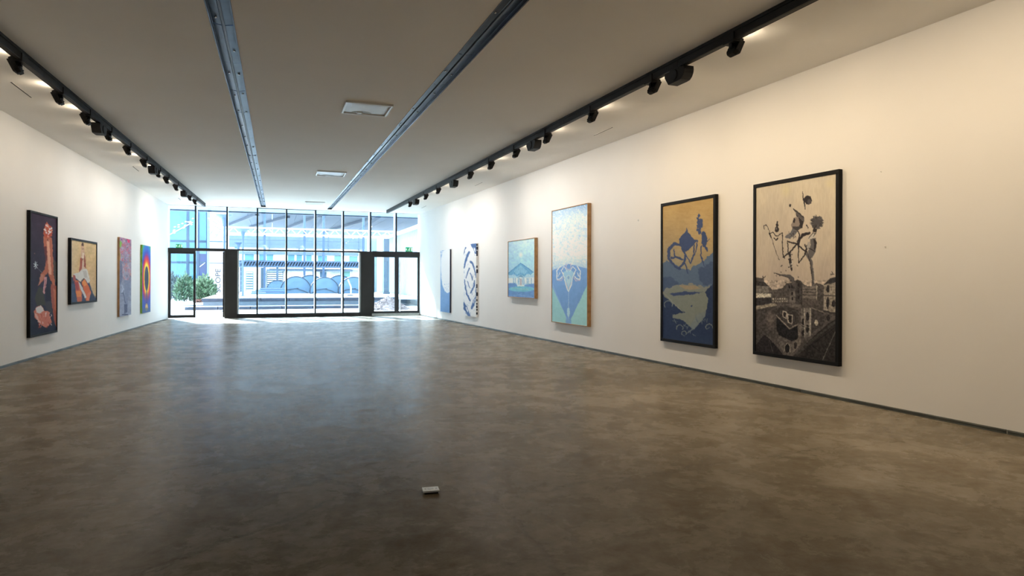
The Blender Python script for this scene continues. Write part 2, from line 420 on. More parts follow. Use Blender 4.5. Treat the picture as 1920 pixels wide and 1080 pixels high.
for i, (x0, x1) in enumerate(low):
    w = thing('window_%d' % (10 + i), 'tall lower glass pane between the dark panels, %s of five from the left' % ['first', 'second', 'third', 'fourth', 'last'][i], 'window', (x0, YF, .14), kind='structure')
    MB().span((.02, .03, 0), (x1 - x0 - .02, .042, ZT0 - .14)).build('pane', 'glass', w)
    if i > 0:
        MB().span((-.026, -.03, -.02), (.026, .03, ZT0 - .14 + .02)).build('mullion', 'frameblack', w)
        MB().span((-.03, .03, -.02), (.022, .40, ZT0 - .14 + .02)).build('lit_side_fin', 'whitefin', w)  # same added white fin for the daylit mullion side
    else:
        MB().span((0, .03, -.02), (.05, .12, ZT0 - .14 + .02)).build('jamb_fin', 'whitefin', w)
    if i == 4:
        MB().span((x1 - x0 - .05, .03, -.02), (x1 - x0, .12, ZT0 - .14 + .02)).build('jamb_fin', 'whitefin', w)
def trim(n, a, b, mat, label, bevel=0.004):
    o = MB().span(a, b).build('trim_%d' % n, mat, bevel=bevel)
    return tag(o, label, 'window frame', kind='structure')
trim(1, (XL, YF - .045, ZT0 - .07), (MX[1], YF + .08, ZT1), 'frameblack', 'thick black transom over the left glass door')
trim(2, (MX[1], YF - .045, ZT0 - .02), (panelL[0], YF + .08, ZT1), 'frameblack', 'black transom over the open doorway')
trim(3, (panelL[0], YF - .035, ZT0 + .015), (panelR[1], YF + .08, ZT1 - .01), 'frameblack', 'thin black transom across the middle panes')
trim(4, (panelR[1], YF - .045, ZT0 - .09), (XR, YF + .08, ZT1), 'frameblack', 'thick black transom over the right glass doors')
trim(5, (panelL[1], YF - .05, 0.0), (panelR[0], YF + .08, .14), 'frameblack', 'black bottom rail under the middle panes')
for n, (a, b), lab in ((6, panelL, 'dark solid panel beside the open doorway'), (7, panelR, 'dark solid panel left of the right glass doors')):
    r = thing('trim_%d' % n, lab, 'panel', (a, YF, 0), kind='structure')
    MB().span((.03, -.06, 0), (b - a, .1, ZT0 + .03)).build('panel_board', 'darkpanel', r, bevel=.004)
    MB().span((0, -.075, 0), (.03, .1, ZT0 + .03)).build('edge_strip', 'frameblack', r, bevel=.003)
    if n == 6: MB().span((.05, -.067, .86), (b - a - .02, -.058, .872)).build('joint_line', 'slot', r)
    if n == 6: MB().span((.004, -.082, 0), (.016, -.074, ZT0)).build('seal_strip', 'basetop', r)
trim(8, (panelR[1] - .02, YF - .10, 0.0), (XR, YF + .1, .085), 'conc_sill', 'grey concrete step under the right glass doors')

def door(n, x0, x1, z0, z1, label, stile=.07, rail=.10, handle=None, rot=None, pivot=None):
    w = x1 - x0
    r = thing('door_%d' % n, label, 'door', (x0, YF, z0), kind='structure')
    h = z1 - z0
    MB().span((0, -.025, 0), (stile, .03, h)).build('stile', 'frameblack', r, bevel=.003)
    MB().span((w - stile, -.025, 0), (w, .03, h)).build('stile', 'frameblack', r, bevel=.003)
    MB().span((stile, -.025, 0), (w - stile, .03, rail)).build('bottom_rail', 'frameblack', r, bevel=.003)
    MB().span((stile, -.025, h - .05), (w - stile, .03, h)).build('top_rail', 'frameblack', r, bevel=.003)
    MB().span((stile, -.002, rail), (w - stile, .006, h - .05)).build('pane', 'glass', r)
    if handle:
        hx, z0h, z1h = handle
        hh = MB().cyl((hx, -.075, z0h), (hx, -.075, z1h), .022, n=12)
        hh.build('pull_handle', 'whitefin', r, smooth=False)
        MB().cyl((hx, -.075, z0h + .06), (hx, -.02, z0h + .06), .009, n=8).cyl((hx, -.075, z1h - .06), (hx, -.02, z1h - .06), .009, n=8).build('handle_bracket', 'whitefin', r)
    return r
door(1, XL + .005, MX[1] + .01, 0.03, ZT0 - .07, 'closed black framed glass door in the far left corner', stile=.075)
d2 = door(2, 0, .92, 0.02, ZT0 - .03, 'open black framed glass door swung outwards beside the dark panel', stile=.06)
d2.location = (panelL[0] - .03, YF + .06, .02); d2.rotation_euler = (0, 0, math.radians(88))
door(3, panelR[1] + .0, MX[8] + .02, 0.085, ZT0 - .09, 'right hand glass door with view of gravel pile', stile=.075, rail=.09)
door(4, MX[8] + .025, XR - .005, 0.085, ZT0 - .09, 'glass door with long white pull handle beside right wall', stile=.075, rail=.09, handle=(.11, .06, 2.0))

# exit signs standing on the transom
def exit_sign(px0, px1, py0, py1, label):
    a, b = fx(px0), fx(px1); h = fz((px0 + px1) / 2, py0) - ZT1
    r = thing('exit_sign', label, 'exit sign', (a, YF - .01, ZT1), group='green exit signs')
    w = b - a
    MB().span((0, -.03, 0), (w, 0, h)).build('sign_box', 'exitgreen', r, bevel=.003)
    def rect(x0, z0, x1, z1): return MB().span((x0 * w, -.034, z0 * h), (x1 * w, -.030, z1 * h))
    m = MB()   # running figure
    m.cyl((.62 * w, -.034, .80 * h), (.62 * w, -.03, .80 * h), .08 * h, n=10)
    for p, q, t in (((.58, .70), (.50, .42), .05), ((.50, .42), (.62, .28), .035), ((.62, .28), (.56, .10), .03), ((.50, .42), (.40, .22), .035),
                    ((.40, .22), (.28, .20), .03), ((.58, .66), (.70, .52), .025), ((.56, .64), (.42, .60), .025), ((.42, .60), (.38, .46), .025)):
        m.bar((p[0] * w, -.032, p[1] * h), (q[0] * w, -.032, q[1] * h), t * w, .004, up=(0, 1, 0))
    m.build('running_figure', 'exitwhite', r)
    rect(.80, .12, .94, .88).build('doorway_mark', 'exitwhite', r)
    m = MB(); m.prism([(.04 * w, -.034, .5 * h), (.17 * w, -.034, .8 * h), (.17 * w, -.034, .2 * h)], (0, .004, 0)); m.build('arrow_mark', 'exitwhite', r)
exit_sign(330, 342.5, 457.5, 465, 'small green exit sign above the left glass door')
exit_sign(760, 773, 463.5, 471, 'small green exit sign above the right glass doors')

# ------------------------------------------------------------------ track lighting
TZ = HC - .11
tr_l = lambda y: lerp(-2.655, -2.135, (y - 8.3) / (24.2 - 8.3))
tr_r = lambda y: lerp(4.385, 3.93, (y - 4.67) / (24.2 - 4.67))
def track(fxn, label, y0, y1):
    r = thing('lighting_track', label, 'lighting track', (0, 0, 0), group='black ceiling lighting tracks')
    def seg(w, z0, z1, a, b):
        return MB().hexa([(fxn(a) - w, a, z0), (fxn(a) + w, a, z0), (fxn(b) + w, b, z0), (fxn(b) - w, b, z0),
                          (fxn(a) - w, a, z1), (fxn(a) + w, a, z1), (fxn(b) + w, b, z1), (fxn(b) - w, b, z1)])
    seg(.042, HC - .035, HC - .001, y0, y1).build('upper_flange', 'black', r)
    ys = np.linspace(y0, y1, 9)
    for i in range(8):
        seg(.034, TZ, HC - .035, ys[i], ys[i + 1] - .004).build('rail', 'black', r, bevel=.004)
    seg(.010, TZ - .001, TZ + .004, y0, y1).build('track_slot', 'slot', r)
    seg(.036, TZ - .003, HC - .001, y1, y1 + .02).build('end_cap', 'black', r)
track(tr_l, 'long black lighting track on the ceiling along the left wall', 0.5, 24.2)
track(tr_r, 'long black lighting track on the ceiling along the right wall', 0.5, 24.15)

# wall washer: local x along the track, +y towards the wall
def make_washer(label, loc, rz):
    r = thing('wall_washer_lamp', label, 'track lamp', loc, rz, group='black wall washer lamps on the tracks')
    MB().span((-.085, -.046, -.02), (.085, .046, .072)).build('track_adapter', 'black', r, bevel=.005)
    MB().span((-.02, -.015, -.06), (.02, .03, -.018)).build('bracket', 'black', r, bevel=.003)
    h = MB()
    pr = [(-.075, 0.055), (.075, 0.055), (.075, -.085), (.045, -.125), (-.045, -.125), (-.075, -.085)]
    rot = Matrix.Rotation(math.radians(-26), 3, 'X')
    q = [rot @ Vector((x, .035, z)) for x, z in pr]
    h.prism(q, rot @ Vector((0, .045, 0)))
    hs = h.build('housing', 'black', r, bevel=.005)
    c = rot @ Vector((0, .0815, -.03))
    MB().add([c + rot @ Vector((x, 0, z)) for x, z in ((-.06, -.06), (.06, -.06), (.06, .06), (-.06, .06))], [(0, 1, 2, 3)]).build('lens', 'lens', r)
    hd = MB()
    for q_, z_ in (((-.066, .09, -.03), (.012, .022, .14)), ((.066, .09, -.03), (.012, .022, .14)), ((0, .09, .036), (.12, .022, .012)), ((0, .09, -.096), (.12, .022, .012))):
        hd.box(rot @ Vector(q_), z_, rot)
    hd.build('hood', 'black', r)
    r2 = Matrix.Rotation(math.radians(40), 3, 'X')
    MB().box(Vector((0, .078, .012)), (.10, .022, .02), r2).build('added_uplight_body', 'black', r)
    c2 = Vector((0, .078, .012)) + r2 @ Vector((0, .0118, 0))
    MB().add([c2 + r2 @ Vector((x, 0, z)) for x, z in ((-.046, -.008), (.046, -.008), (.046, .008), (-.046, .008))], [(0, 1, 2, 3)]).build('added_uplight', 'spill', r)  # added glowing strip that makes the bright spots on the ceiling
    f = MB()
    for z in (-.085, -.055, -.025, .005, .03):
        f.box(rot @ Vector((0, .030, z)), (.11, .012, .010), rot)
    f.build('cooling_fins', 'black', hs)
    return r
def add_lamp_light(root):
    y = root.location.y
    d = LAMP_LIGHT[('left' if y < 14 else 'left_far') if root.location.x < 0 else ('near' if y < 9 else 'right' if y < 12.5 else 'right_far')]
    o = bpy.data.objects.new('lamp_light', d); COL.objects.link(o); o.parent = root
    o.location = Matrix.Rotation(math.radians(-26), 3, 'X') @ Vector((0, .112, -.03))
    o.rotation_euler = Vector((0, math.cos(math.radians(74)), -math.sin(math.radians(74)))).to_track_quat('-Z', 'Z').to_euler()
LAMP_LIGHT = {}
for k_, e_ in LAMP_WATTS.items():
    d_ = LAMP_LIGHT[k_] = bpy.data.lights.new('lamp_light', 'AREA')
    d_.shape = 'RECTANGLE'; d_.size = .12; d_.size_y = .10; d_.energy = e_; d_.color = LAMP_COLOR[k_]

def make_drum(label, loc, rz):
    r = thing('drum_spotlight', label, 'track lamp', loc, rz, group='large dark drum spotlights on the tracks')
    MB().span((-.11, -.044, -.022), (.11, .044, -.0035)).build('track_adapter', 'black', r, bevel=.004)
    out = [(-.19, -.02), (-.19, -.07), (-.12, -.165), (.07, -.165)]
    for k in range(5):
        a = math.radians(-66 + k * 21); out.append((.07 + .12 * math.cos(a), -.055 + .115 * math.sin(a)))
    out += [(.18, -.02)]
    b = MB().prism([(x, -.055, z) for x, z in out], (0, .13, 0)).build('drum_housing', 'black', r, bevel=.006)
    MB().cyl((0, -.066, -.085), (0, -.054, -.085), .058, .066, n=20).build('back_cap', 'black', b)
    MB().cyl((0, .074, -.085), (0, .092, -.087), .062, .066, n=24).build('lens_ring', 'black', r)
    MB().cyl((0, .0915, -.087), (0, .094, -.087), .056, .056, n=24).build('unlit_lens', 'slot', r)
    return r

left_small = [(38.7, 90), (116, 160), (167, 208), (207, 242), (243, 270), (273.5, 293), (299, 316), (315, 329), (332.5, 344), (358, 364), (367.6, 372)]
left_big = [(187, 224), (288, 306), (346, 354)]
right_small = [(1372, 62), (1220, 143), (1106, 200), (1022, 246), (964, 272), (917, 299), (879, 317), (819, 349), (796, 361), (767, 377)]
right_big = [(1272, 122), (1000, 260), (850, 335), (779, 370)]
def ty(px, fxn):
    best, by = 1e9, 0
    for y in np.linspace(3, 24.5, 1500):
        q = CAM_R.transposed() @ (Vector((fxn(y), y, TZ + .05)) - CAM_P)
        d = abs(960 + q.x / -q.z * F - px)
        if d < best: best, by = d, y
    return by
proto = {}
def place(kind, lst, fxn, side, wallname, extra=()):
    ys = sorted([ty(p[0], fxn) for p in lst] + list(extra), reverse=True)
    rz = (math.pi / 2 if side < 0 else -math.pi / 2) - math.atan((fxn(24) - fxn(6)) / 18.0)
    for i, y in enumerate(ys):
        loc = (fxn(y), y, TZ)
        lab = ('black box wall washer' if kind == 'w' else 'large black drum spotlight') + ' on the %s track, %s from the windows' % (wallname, ORD[i])
        if kind not in proto:
            o = proto[kind] = (make_washer if kind == 'w' else make_drum)(lab, loc, rz)
        else:
            o = dup(proto[kind], loc, rz, lab)
        made.append((kind, o))
made = []
place('w', left_small, tr_l, -1, 'left', (7.6, 6.0))
place('w', right_small, tr_r, 1, 'right', (3.9, 2.3))
place('d', left_big, tr_l, -1, 'left')
place('d', right_big, tr_r, 1, 'right')
for k, o in made:
    if k == 'w': add_lamp_light(o)

# ------------------------------------------------------------------ ceiling vents and slots
def vent(cy, size, label, grille=False):
    cx = 1.305
    r = thing('air_vent', label, 'air vent', (cx, cy, HC), group='square air vents along the ceiling centre')
    s, t = size / 2, .028
    for a, b in (((-s, -s), (s, -s + t)), ((-s, s - t), (s, s)), ((-s, -s + t), (-s + t, s - t)), ((s - t, -s + t), (s, s - t))):
        MB().span((a[0], a[1], -.028), (b[0], b[1], 0)).build('frame_edge', 'plastic', r, bevel=.003)
    if not grille:
        m = MB(); q = s - t - .01
        m.add([(-q, -q, -.004), (q, -q, -.004), (q, q, -.004), (-q, q, -.004), (-q + .06, -q + .06, -.018), (q - .06, -q + .06, -.018), (q - .06, q - .06, -.018), (-q + .06, q - .06, -.018)],
              [(0, 1, 5, 4), (1, 2, 6, 5), (2, 3, 7, 6), (3, 0, 4, 7), (4, 5, 6, 7)])
        m.build('intake_panel', 'ventblue', r)
        d = MB()
        pts = [(-.05 + .15 * math.cos(a), q - .055 + -.10 * math.sin(a), -.021) for a in np.linspace(0, math.pi, 13)]
        d.prism(pts, (0, 0, .003)); d.build('scoop', 'ventshade', r)
        MB().cyl((-.08, q - .075, -.034), (-.08, q - .075, -.02), .035, .05, n=16).build('highlight_dome', 'plastic', r)  # white dome stands for the bright highlight on the scoop
    else:
        MB().span((-s + t, -s + t, -.004), (s - t, s - t, -.001)).build('backing', 'slot', r)
        for y in np.linspace(-s + .06, s - .06, 9):
            MB().span((-s + t, y - .018, -.022), (s - t, y + .018, -.006)).build('slat', 'plastic', r)
vent(9.90, .67, 'nearest square white air vent in the ceiling')
vent(16.25, .67, 'middle square white air vent in the ceiling')
vent(22.7, .62, 'slatted square air vent in the ceiling by the windows', True)
for x, y0, y1, lab in ((-3.165, 10.2, 10.96, 'narrow dark ceiling slot by the left wall, nearest the camera'), (-2.945, 16.86, 17.55, 'narrow dark ceiling slot by the left wall, middle of three'),
                       (-2.75, 22.87, 23.45, 'narrow dark ceiling slot by the left wall, nearest the windows'), (5.273, 9.71, 10.38, 'narrow dark ceiling slot by the right wall, nearest the camera'),
                       (5.097, 16.36, 17.0, 'narrow dark ceiling slot by the right wall, middle of three'), (4.93, 22.25, 22.96, 'narrow dark ceiling slot by the right wall, nearest the windows')):
    r = thing('slot_vent', lab, 'slot vent', (x, (y0 + y1) / 2, HC), group='narrow slot vents in the ceiling')
    L = (y1 - y0) / 2
    MB().span((-.011, -L, -.004), (.011, L, 0)).build('slot_gap', 'slot', r)
    for s in (-1, 1): MB().span((s * .011, -L - .006, -.006), (s * .017, L + .006, 0)).build('slot_lip', 'ceiling', r)

# floor box
r = thing('floor_socket_plate', 'small white socket plate lying loose on the concrete floor', 'socket plate', (.951, 4.13, 0), math.radians(-6))
MB().span((-.052, -.042, .010), (.052, .042, .022)).build('plate', 'plastic', r, bevel=.003)
MB().span((-.044, -.034, 0), (.044, .034, .010)).build('back_box', 'slot', r)
for sx in (-.035, .035): MB().cyl((sx, 0, .021), (sx, 0, .0235), .005, n=10).build('screw', 'screw', r)
MB().span((-.018, -.012, .0215), (.018, .012, .0245)).build('socket_cover', 'ventblue', r, bevel=.002)

# ------------------------------------------------------------------ paintings
def vnoise(X, Y, fx_, fy_, seed):
    """smooth value noise sampled at crop coordinates"""
    r = np.random.default_rng(seed); T = r.random((64, 64))
    x, y = X * fx_, Y * fy_; xi, yi = np.floor(x).astype(int), np.floor(y).astype(int)
    u, v = x - xi, y - yi; u, v = u * u * (3 - 2 * u), v * v * (3 - 2 * v)
    a, b, c, d = T[yi % 64, xi % 64], T[yi % 64, (xi + 1) % 64], T[(yi + 1) % 64, xi % 64], T[(yi + 1) % 64, (xi + 1) % 64]
    return (a * (1 - u) + b * u) * (1 - v) + (c * (1 - u) + d * u) * v

def fbm(X, Y, f, seed, n=4, ax=1.0, ay=1.0):
    s, t, w = 0, 0, 1.0
    for k in range(n):
        s = s + w * vnoise(X, Y, f * ax * 2 ** k, f * ay * 2 ** k, seed + k); t += w; w *= .55
    return s / t

class Paint:
    def __init__(s, px4, crop, nx, ny, bgc):
        """px4: frame pixels of the picture corners TL TR BR BL; crop: (x0, y0, scale) of the tracing coordinates"""
        s.SS = 2; s.nx, s.ny = nx, ny; W, Hh = nx * s.SS, ny * s.SS
        q = [((x - crop[0]) * crop[2], (y - crop[1]) * crop[2]) for x, y in px4]
        A, B = [], []
        for (u, v), (x, y) in zip(((0, 0), (1, 0), (1, 1), (0, 1)), q):
            A += [[u, v, 1, 0, 0, 0, -x * u, -x * v], [0, 0, 0, u, v, 1, -y * u, -y * v]]; B += [x, y]
        h = np.linalg.solve(np.array(A, float), np.array(B, float))
        U, V = np.meshgrid((np.arange(W) + .5) / W, (np.arange(Hh) + .5) / Hh)
        D = h[6] * U + h[7] * V + 1
        s.U, s.V = U, V
        s.X = (h[0] * U + h[1] * V + h[2]) / D; s.Y = (h[3] * U + h[4] * V + h[5]) / D
        s.img = np.zeros((Hh, W, 3)) + np.array(bgc, float); s.dx = s.dy = 0
    def wobble(s, amp, f=.05, seed=3):
        s.dx = (fbm(s.X, s.Y, f, seed, 3) - .5) * 2 * amp; s.dy = (fbm(s.X, s.Y, f, seed + 9, 3) - .5) * 2 * amp
        return s
    def put(s, mask, c, a=1.0):
        m = (mask * a)[..., None]; s.img = s.img * (1 - m) + np.array(c, float) * m; return s
    def near(s, x0, y0, x1, y1):
        x, y = s.X + s.dx, s.Y + s.dy
        k = np.nonzero((x >= x0) & (x <= x1) & (y >= y0) & (y <= y1)); return k, x[k], y[k]
    def dab(s, k, m, c, a):
        m = (np.asarray(m, float) * a)[:, None]; s.img[k] = s.img[k] * (1 - m) + np.array(c, float) * m; return s
    def poly(s, pts, c, a=1.0):
        xs, ys = [p[0] for p in pts], [p[1] for p in pts]
        k, x, y = s.near(min(xs), min(ys), max(xs), max(ys)); ins = np.zeros(x.shape, bool); n = len(pts)
        for i in range(n):
            (x0, y0), (x1, y1) = pts[i], pts[(i + 1) % n]
            if y0 == y1: continue
            ins ^= ((y0 > y) != (y1 > y)) & (x < (x1 - x0) * (y - y0) / (y1 - y0) + x0)
        return s.dab(k, ins, c, a)
    def ell(s, cx, cy, rx_, ry_, c, a=1.0, soft=0.0):
        k, x, y = s.near(cx - rx_, cy - ry_, cx + rx_, cy + ry_)
        d = np.hypot((x - cx) / rx_, (y - cy) / ry_)
        return s.dab(k, (d < 1) if soft == 0 else np.clip((1 - d) / soft, 0, 1), c, a)
    def line(s, pts, w, c, a=1.0):
        ws = w if isinstance(w, (list, tuple)) else [w] * len(pts); g = max(ws)
        xs, ys = [p[0] for p in pts], [p[1] for p in pts]
        k, x, y = s.near(min(xs) - g, min(ys) - g, max(xs) + g, max(ys) + g); m = np.zeros(x.shape, bool)
        for i in range(len(pts) - 1):
            (x0, y0), (x1, y1) = pts[i], pts[i + 1]; L = (x1 - x0) ** 2 + (y1 - y0) ** 2 + 1e-9
            t = np.clip(((x - x0) * (x1 - x0) + (y - y0) * (y1 - y0)) / L, 0, 1)
            m |= np.hypot(x - x0 - t * (x1 - x0), y - y0 - t * (y1 - y0)) < (ws[i] + (ws[i + 1] - ws[i]) * t) / 2
        return s.dab(k, m, c, a)
    def grain(s, amp, f, seed, ax=1.0, ay=1.0, tint=(1, 1, 1)):
        n = (fbm(s.X, s.Y, f, seed, 4, ax, ay) - .5) * 2 * amp
        s.img = s.img + n[..., None] * np.array(tint, float); return s
    def grad(s, stops):
        v = s.V
        for k in range(3): s.img[..., k] = np.interp(v, [p for p, _ in stops], [c[k] for _, c in stops])
        return s
    def done(s):
        k = s.SS; a = np.clip(s.img, 0, 255); return a.reshape(s.ny, k, s.nx, k, 3).mean((1, 3))

def canvas_mesh(name, img, w, h, y, ref, albedo=.82):
    """flat picture w x h standing at local y; colours are the paint's own, relative to the white wall beside it"""
    ny, nx = img.shape[:2]
    xs, zs = np.linspace(-w / 2, w / 2, nx), np.linspace(h, 0, ny)
    co = np.zeros((ny, nx, 3), np.float32); co[..., 0] = xs[None, :]; co[..., 1] = y; co[..., 2] = zs[:, None]
    idx = np.arange(ny * nx).reshape(ny, nx)
    fa = np.stack([idx[:-1, :-1], idx[1:, :-1], idx[1:, 1:], idx[:-1, 1:]], -1).reshape(-1, 4)
    me = bpy.data.meshes.new(name); me.vertices.add(ny * nx); me.vertices.foreach_set('co', co.ravel())
    me.loops.add(fa.size); me.loops.foreach_set('vertex_index', fa.ravel().astype(np.int32))
    me.polygons.add(len(fa)); me.polygons.foreach_set('loop_start', (np.arange(len(fa)) * 4).astype(np.int32))
    me.update(calc_edges=True)
    col = np.ones((ny * nx, 4), np.float32)
    col[:, :3] = np.clip((lin(img.reshape(-1, 3)) / lin(ref)) ** 1.07 * albedo, 0.004, .93)
    at = me.color_attributes.new('paint', 'FLOAT_COLOR', 'POINT'); at.data.foreach_set('color', col.ravel())
    me.materials.append(M['paint']); return me

def px_of(p):
    q = CAM_R.transposed() @ (Vector(p) - CAM_P)
    return 960 + q.x / -q.z * F, 540 - (q.y / -q.z * F - SHIFT * 1920)

def painting(side, quad, depth, border, frame, label, ref, crop, fn, edge=None):
    """quad: front face in frame pixels (xl, y_top_left, y_bottom_left, xr, y_top_right, y_bottom_right)"""
    if side > 0:
        p0 = Vector((right_x(10), 10, 0)); t = Vector((right_x(0) - right_x(10), -10, 0)).normalized()
    else:
        p0 = Vector((left_x(10), 10, 0)); t = Vector((left_x(10) - left_x(0), 10, 0)).normalized()
    n = Vector((t.y, -t.x, 0))                     # out of the wall, into the room
    if n.x * side > 0: n = -n
    pf = p0 + n * depth
    xl, ytl, ybl, xr, ytr, ybr = quad
    c = [on_plane(*p, pf, n) for p in ((xl, ytl), (xr, ytr), (xr, ybr), (xl, ybl))]
    s = [(q - pf).dot(t) for q in c]
    s0, s1 = (s[0] + s[3]) / 2, (s[1] + s[2]) / 2
    z1, z0 = (c[0].z + c[1].z) / 2, (c[2].z + c[3].z) / 2
    w, h = s1 - s0, z1 - z0
    org = p0 + t * ((s0 + s1) / 2) + Vector((0, 0, z0))
    r = thing('framed_painting' if frame else 'canvas_painting', label, 'painting', org, math.atan2(t.y, t.x))
    b = border
    if frame:
        for a, e in (((-w / 2, 0), (w / 2, b)), ((-w / 2, h - b), (w / 2, h)), ((-w / 2, b), (-w / 2 + b, h - b)), ((w / 2 - b, b), (w / 2, h - b))):
            MB().span((a[0], -depth, a[1]), (e[0], -.002, e[1])).build('frame_rail', frame, r, bevel=.003)
        yf = -depth + .012
        MB().span((-w / 2 + b, yf + .004, b), (w / 2 - b, -.01, h - b)).build('backing_board', 'plastic', r)
    else:
        yf = -depth
        MB().span((-w / 2, yf + .001, 0), (w / 2, -.002, h)).build('stretcher', edge, r)
    wi, hi = w - 2 * b, h - 2 * b
    def world(lx_, lz): return org + t * lx_ - n * yf + Vector((0, 0, lz))
    px4 = [px_of(world(*q)) for q in ((-wi / 2, b + hi), (wi / 2, b + hi), (wi / 2, b), (-wi / 2, b))]
    wpx, hpx = abs(px4[1][0] - px4[0][0]), abs(px4[3][1] - px4[0][1])
    P = Paint(px4, crop, max(24, int(wpx * 1.35)), max(40, int(hpx * 1.05)), (200, 200, 200))
    fn(P)
    me = canvas_mesh('canvas', P.done(), wi, hi, 0, ref)
    o = obj('canvas', me, r); o.location = (0, yf - (.0005 if not frame else 0), b)
    return r, w, h

def art_city(P):            # sepia picture of two figures over a town; traced in 5.142x pixels from (1400, 310)
    B = 180 * 5.142
    P.grad([(0, (206, 184, 152)), (.35, (203, 180, 150)), (.6, (196, 172, 146)), (1, (120, 108, 98))])
    P.grain(16, .006, 1, 1, .5, (1, .9, .6)).grain(9, .05, 4, 2.5, .4)
    P.ell(380, 240, 70, 90, (214, 192, 140), .5, .8); P.ell(800, 180, 60, 60, (216, 192, 146), .6, .8); P.ell(560, 560, 250, 250, (210, 184, 156), .4, .8)
    P.wobble(6, .06)
    D, G, L = (66, 58, 54), (108, 98, 90), (204, 186, 162)
    P.ell(590, 336, 38, 42, D).ell(604, 352, 20, 24, (92, 82, 76)).line([(540, 255), (548, 330), (564, 425)], [5, 12, 8], D).ell(417, 388, 9, 16, D)
    P.poly([(448, 420), (482, 438), (556, 500), (552, 560), (520, 545), (500, 500), (478, 492), (472, 455)], (104, 94, 86))
    P.line([(450, 424), (500, 462), (552, 508)], 8, D).line([(474, 470), (500, 500), (530, 545)], 5, D)
    P.poly([(465, 505), (500, 495), (545, 540), (545, 580), (505, 612), (470, 600), (440, 615), (425, 575), (440, 550), (455, 515)], (150, 130, 112))
    P.poly([(455, 508), (470, 520), (464, 556), (445, 552)], D).poly([(500, 500), (552, 548), (535, 604), (498, 620), (512, 560)], D)
    P.poly([(440, 590), (520, 590), (500, 628), (450, 640)], (84, 76, 70))
    P.poly([(366, 690), (425, 645), (440, 610), (492, 632), (472, 668), (420, 708), (388, 704)], (116, 108, 102))
    for k in range(26):
        a, b = random.uniform(380, 480), random.uniform(625, 700); P.line([(a, b), (a + random.uniform(-14, 14), b + random.uniform(6, 16))], 4, random.choice((D, (150, 138, 124))), .8)
    for pts, w in (([(345, 655), (346, 760), (352, 880), (366, 892)], 9), ([(352, 886), (420, 836), (492, 748)], 14), ([(392, 730), (400, 800), (404, 862)], 9),
                   ([(404, 738), (482, 758), (562, 826)], 13), ([(600, 656), (540, 672), (506, 720), (498, 830)], [26, 30, 22, 9]), ([(498, 820), (500, 944)], 9), ([(500, 944), (560, 862), (582, 780)], [8, 13, 22]),
                   ([(492, 636), (512, 668), (488, 736)], 9), ([(416, 850), (420, 930), (434, 1004)], [26, 22, 18]),
                   ([(222, 656), (256, 646), (280, 682), (304, 682), (342, 650)], 9), ([(222, 660), (240, 702)], 8), ([(266, 700), (284, 722), (298, 706)], 11), ([(576, 580), (590, 606)], 9), ([(560, 760), (580, 840), (620, 892)], 9)):
        P.line(pts, w, D)
    P.ell(292, 618, 20, 28, D).ell(295, 576, 13, 18, D).ell(297, 550, 6, 12, D).ell(288, 612, 8, 12, (120, 108, 98))
    P.line([(170, 618), (168, 585), (186, 574), (206, 600), (236, 682), (280, 830), (316, 916)], [6, 6, 6, 6, 5, 4, 3], D)
    P.wobble(16, .09); P.ell(676, 552, 58, 62, (92, 84, 78)); P.wobble(5, .06)
    for k in range(40):
        a = random.uniform(0, 6.28); P.line([(676 + 30 * math.cos(a), 548 + 30 * math.sin(a)), (676 + 66 * math.cos(a + .2), 548 + 66 * math.sin(a + .2))], 4, random.choice((D, (130, 118, 108))), .8)
    P.poly([(640, 610), (680, 610), (668, 650), (636, 640)], D)
    P.poly([(596, 706), (640, 652), (664, 656), (656, 694), (618, 718)], L).line([(596, 706), (640, 652), (664, 658), (640, 690)], 6, D)
    P.poly([(612, 712), (664, 700), (674, 770), (660, 840), (632, 894), (600, 876), (590, 832), (616, 770)], (112, 102, 94))
    P.poly([(640, 706), (674, 730), (672, 800), (646, 820), (652, 760)], D).poly([(590, 740), (615, 735), (604, 820), (575, 800)], (176, 160, 142)).line([(600, 800), (655, 830)], 8, D)
    P.line([(582, 860), (622, 930), (630, 1010), (634, 1060)], [30, 26, 22, 20], (112, 102, 94)).line([(590, 860), (612, 930), (622, 1050)], 6, D)
    for k in range(30): P.ell(random.uniform(405, 445), random.uniform(850, 1010), 5, 6, random.choice((L, D)), .8)
    # town below
    o = lambda pts: [(x, y + B) for x, y in pts]
    for k in range(18): P.ell(random.uniform(270, 500), B + random.uniform(20, 260), 5, 6, D, .7)
    P.line(o([(634, 90), (642, 238)]), [20, 24], (112, 102, 94)).line(o([(626, 80), (632, 236)]), 5, D)
    P.poly(o([(264, 108), (330, 124), (420, 128), (462, 165), (464, 215), (424, 196), (400, 158), (330, 140)]), (104, 95, 88)).line(o([(264, 112), (340, 140), (410, 160)]), 6, D)
    P.poly(o([(70, 150), (165, 165), (168, 222), (215, 236), (246, 275), (350, 258), (382, 214), (430, 205), (490, 172), (532, 196), (536, 214), (600, 242), (642, 236), (670, 204), (740, 232), (800, 166), (890, 140), (890, 1020), (60, 900)]), (96, 86, 77))
    P.poly(o([(80, 190), (168, 196), (215, 240), (80, 232)]), (70, 63, 58)).poly(o([(80, 232), (215, 240), (215, 306), (80, 302)]), (128, 116, 102)).poly(o([(80, 305), (238, 312), (236, 346), (80, 350)]), (208, 190, 162))
    P.poly(o([(80, 352), (240, 350), (244, 400), (80, 428)]), (66, 60, 57)).poly(o([(80, 432), (270, 404), (296, 424), (80, 466)]), (160, 143, 120))
    P.poly(o([(80, 468), (292, 432), (292, 650), (200, 706), (80, 810)]), (86, 77, 70)); P.ell(232, B + 560, 60, 110, (122, 107, 94), .8, .7)
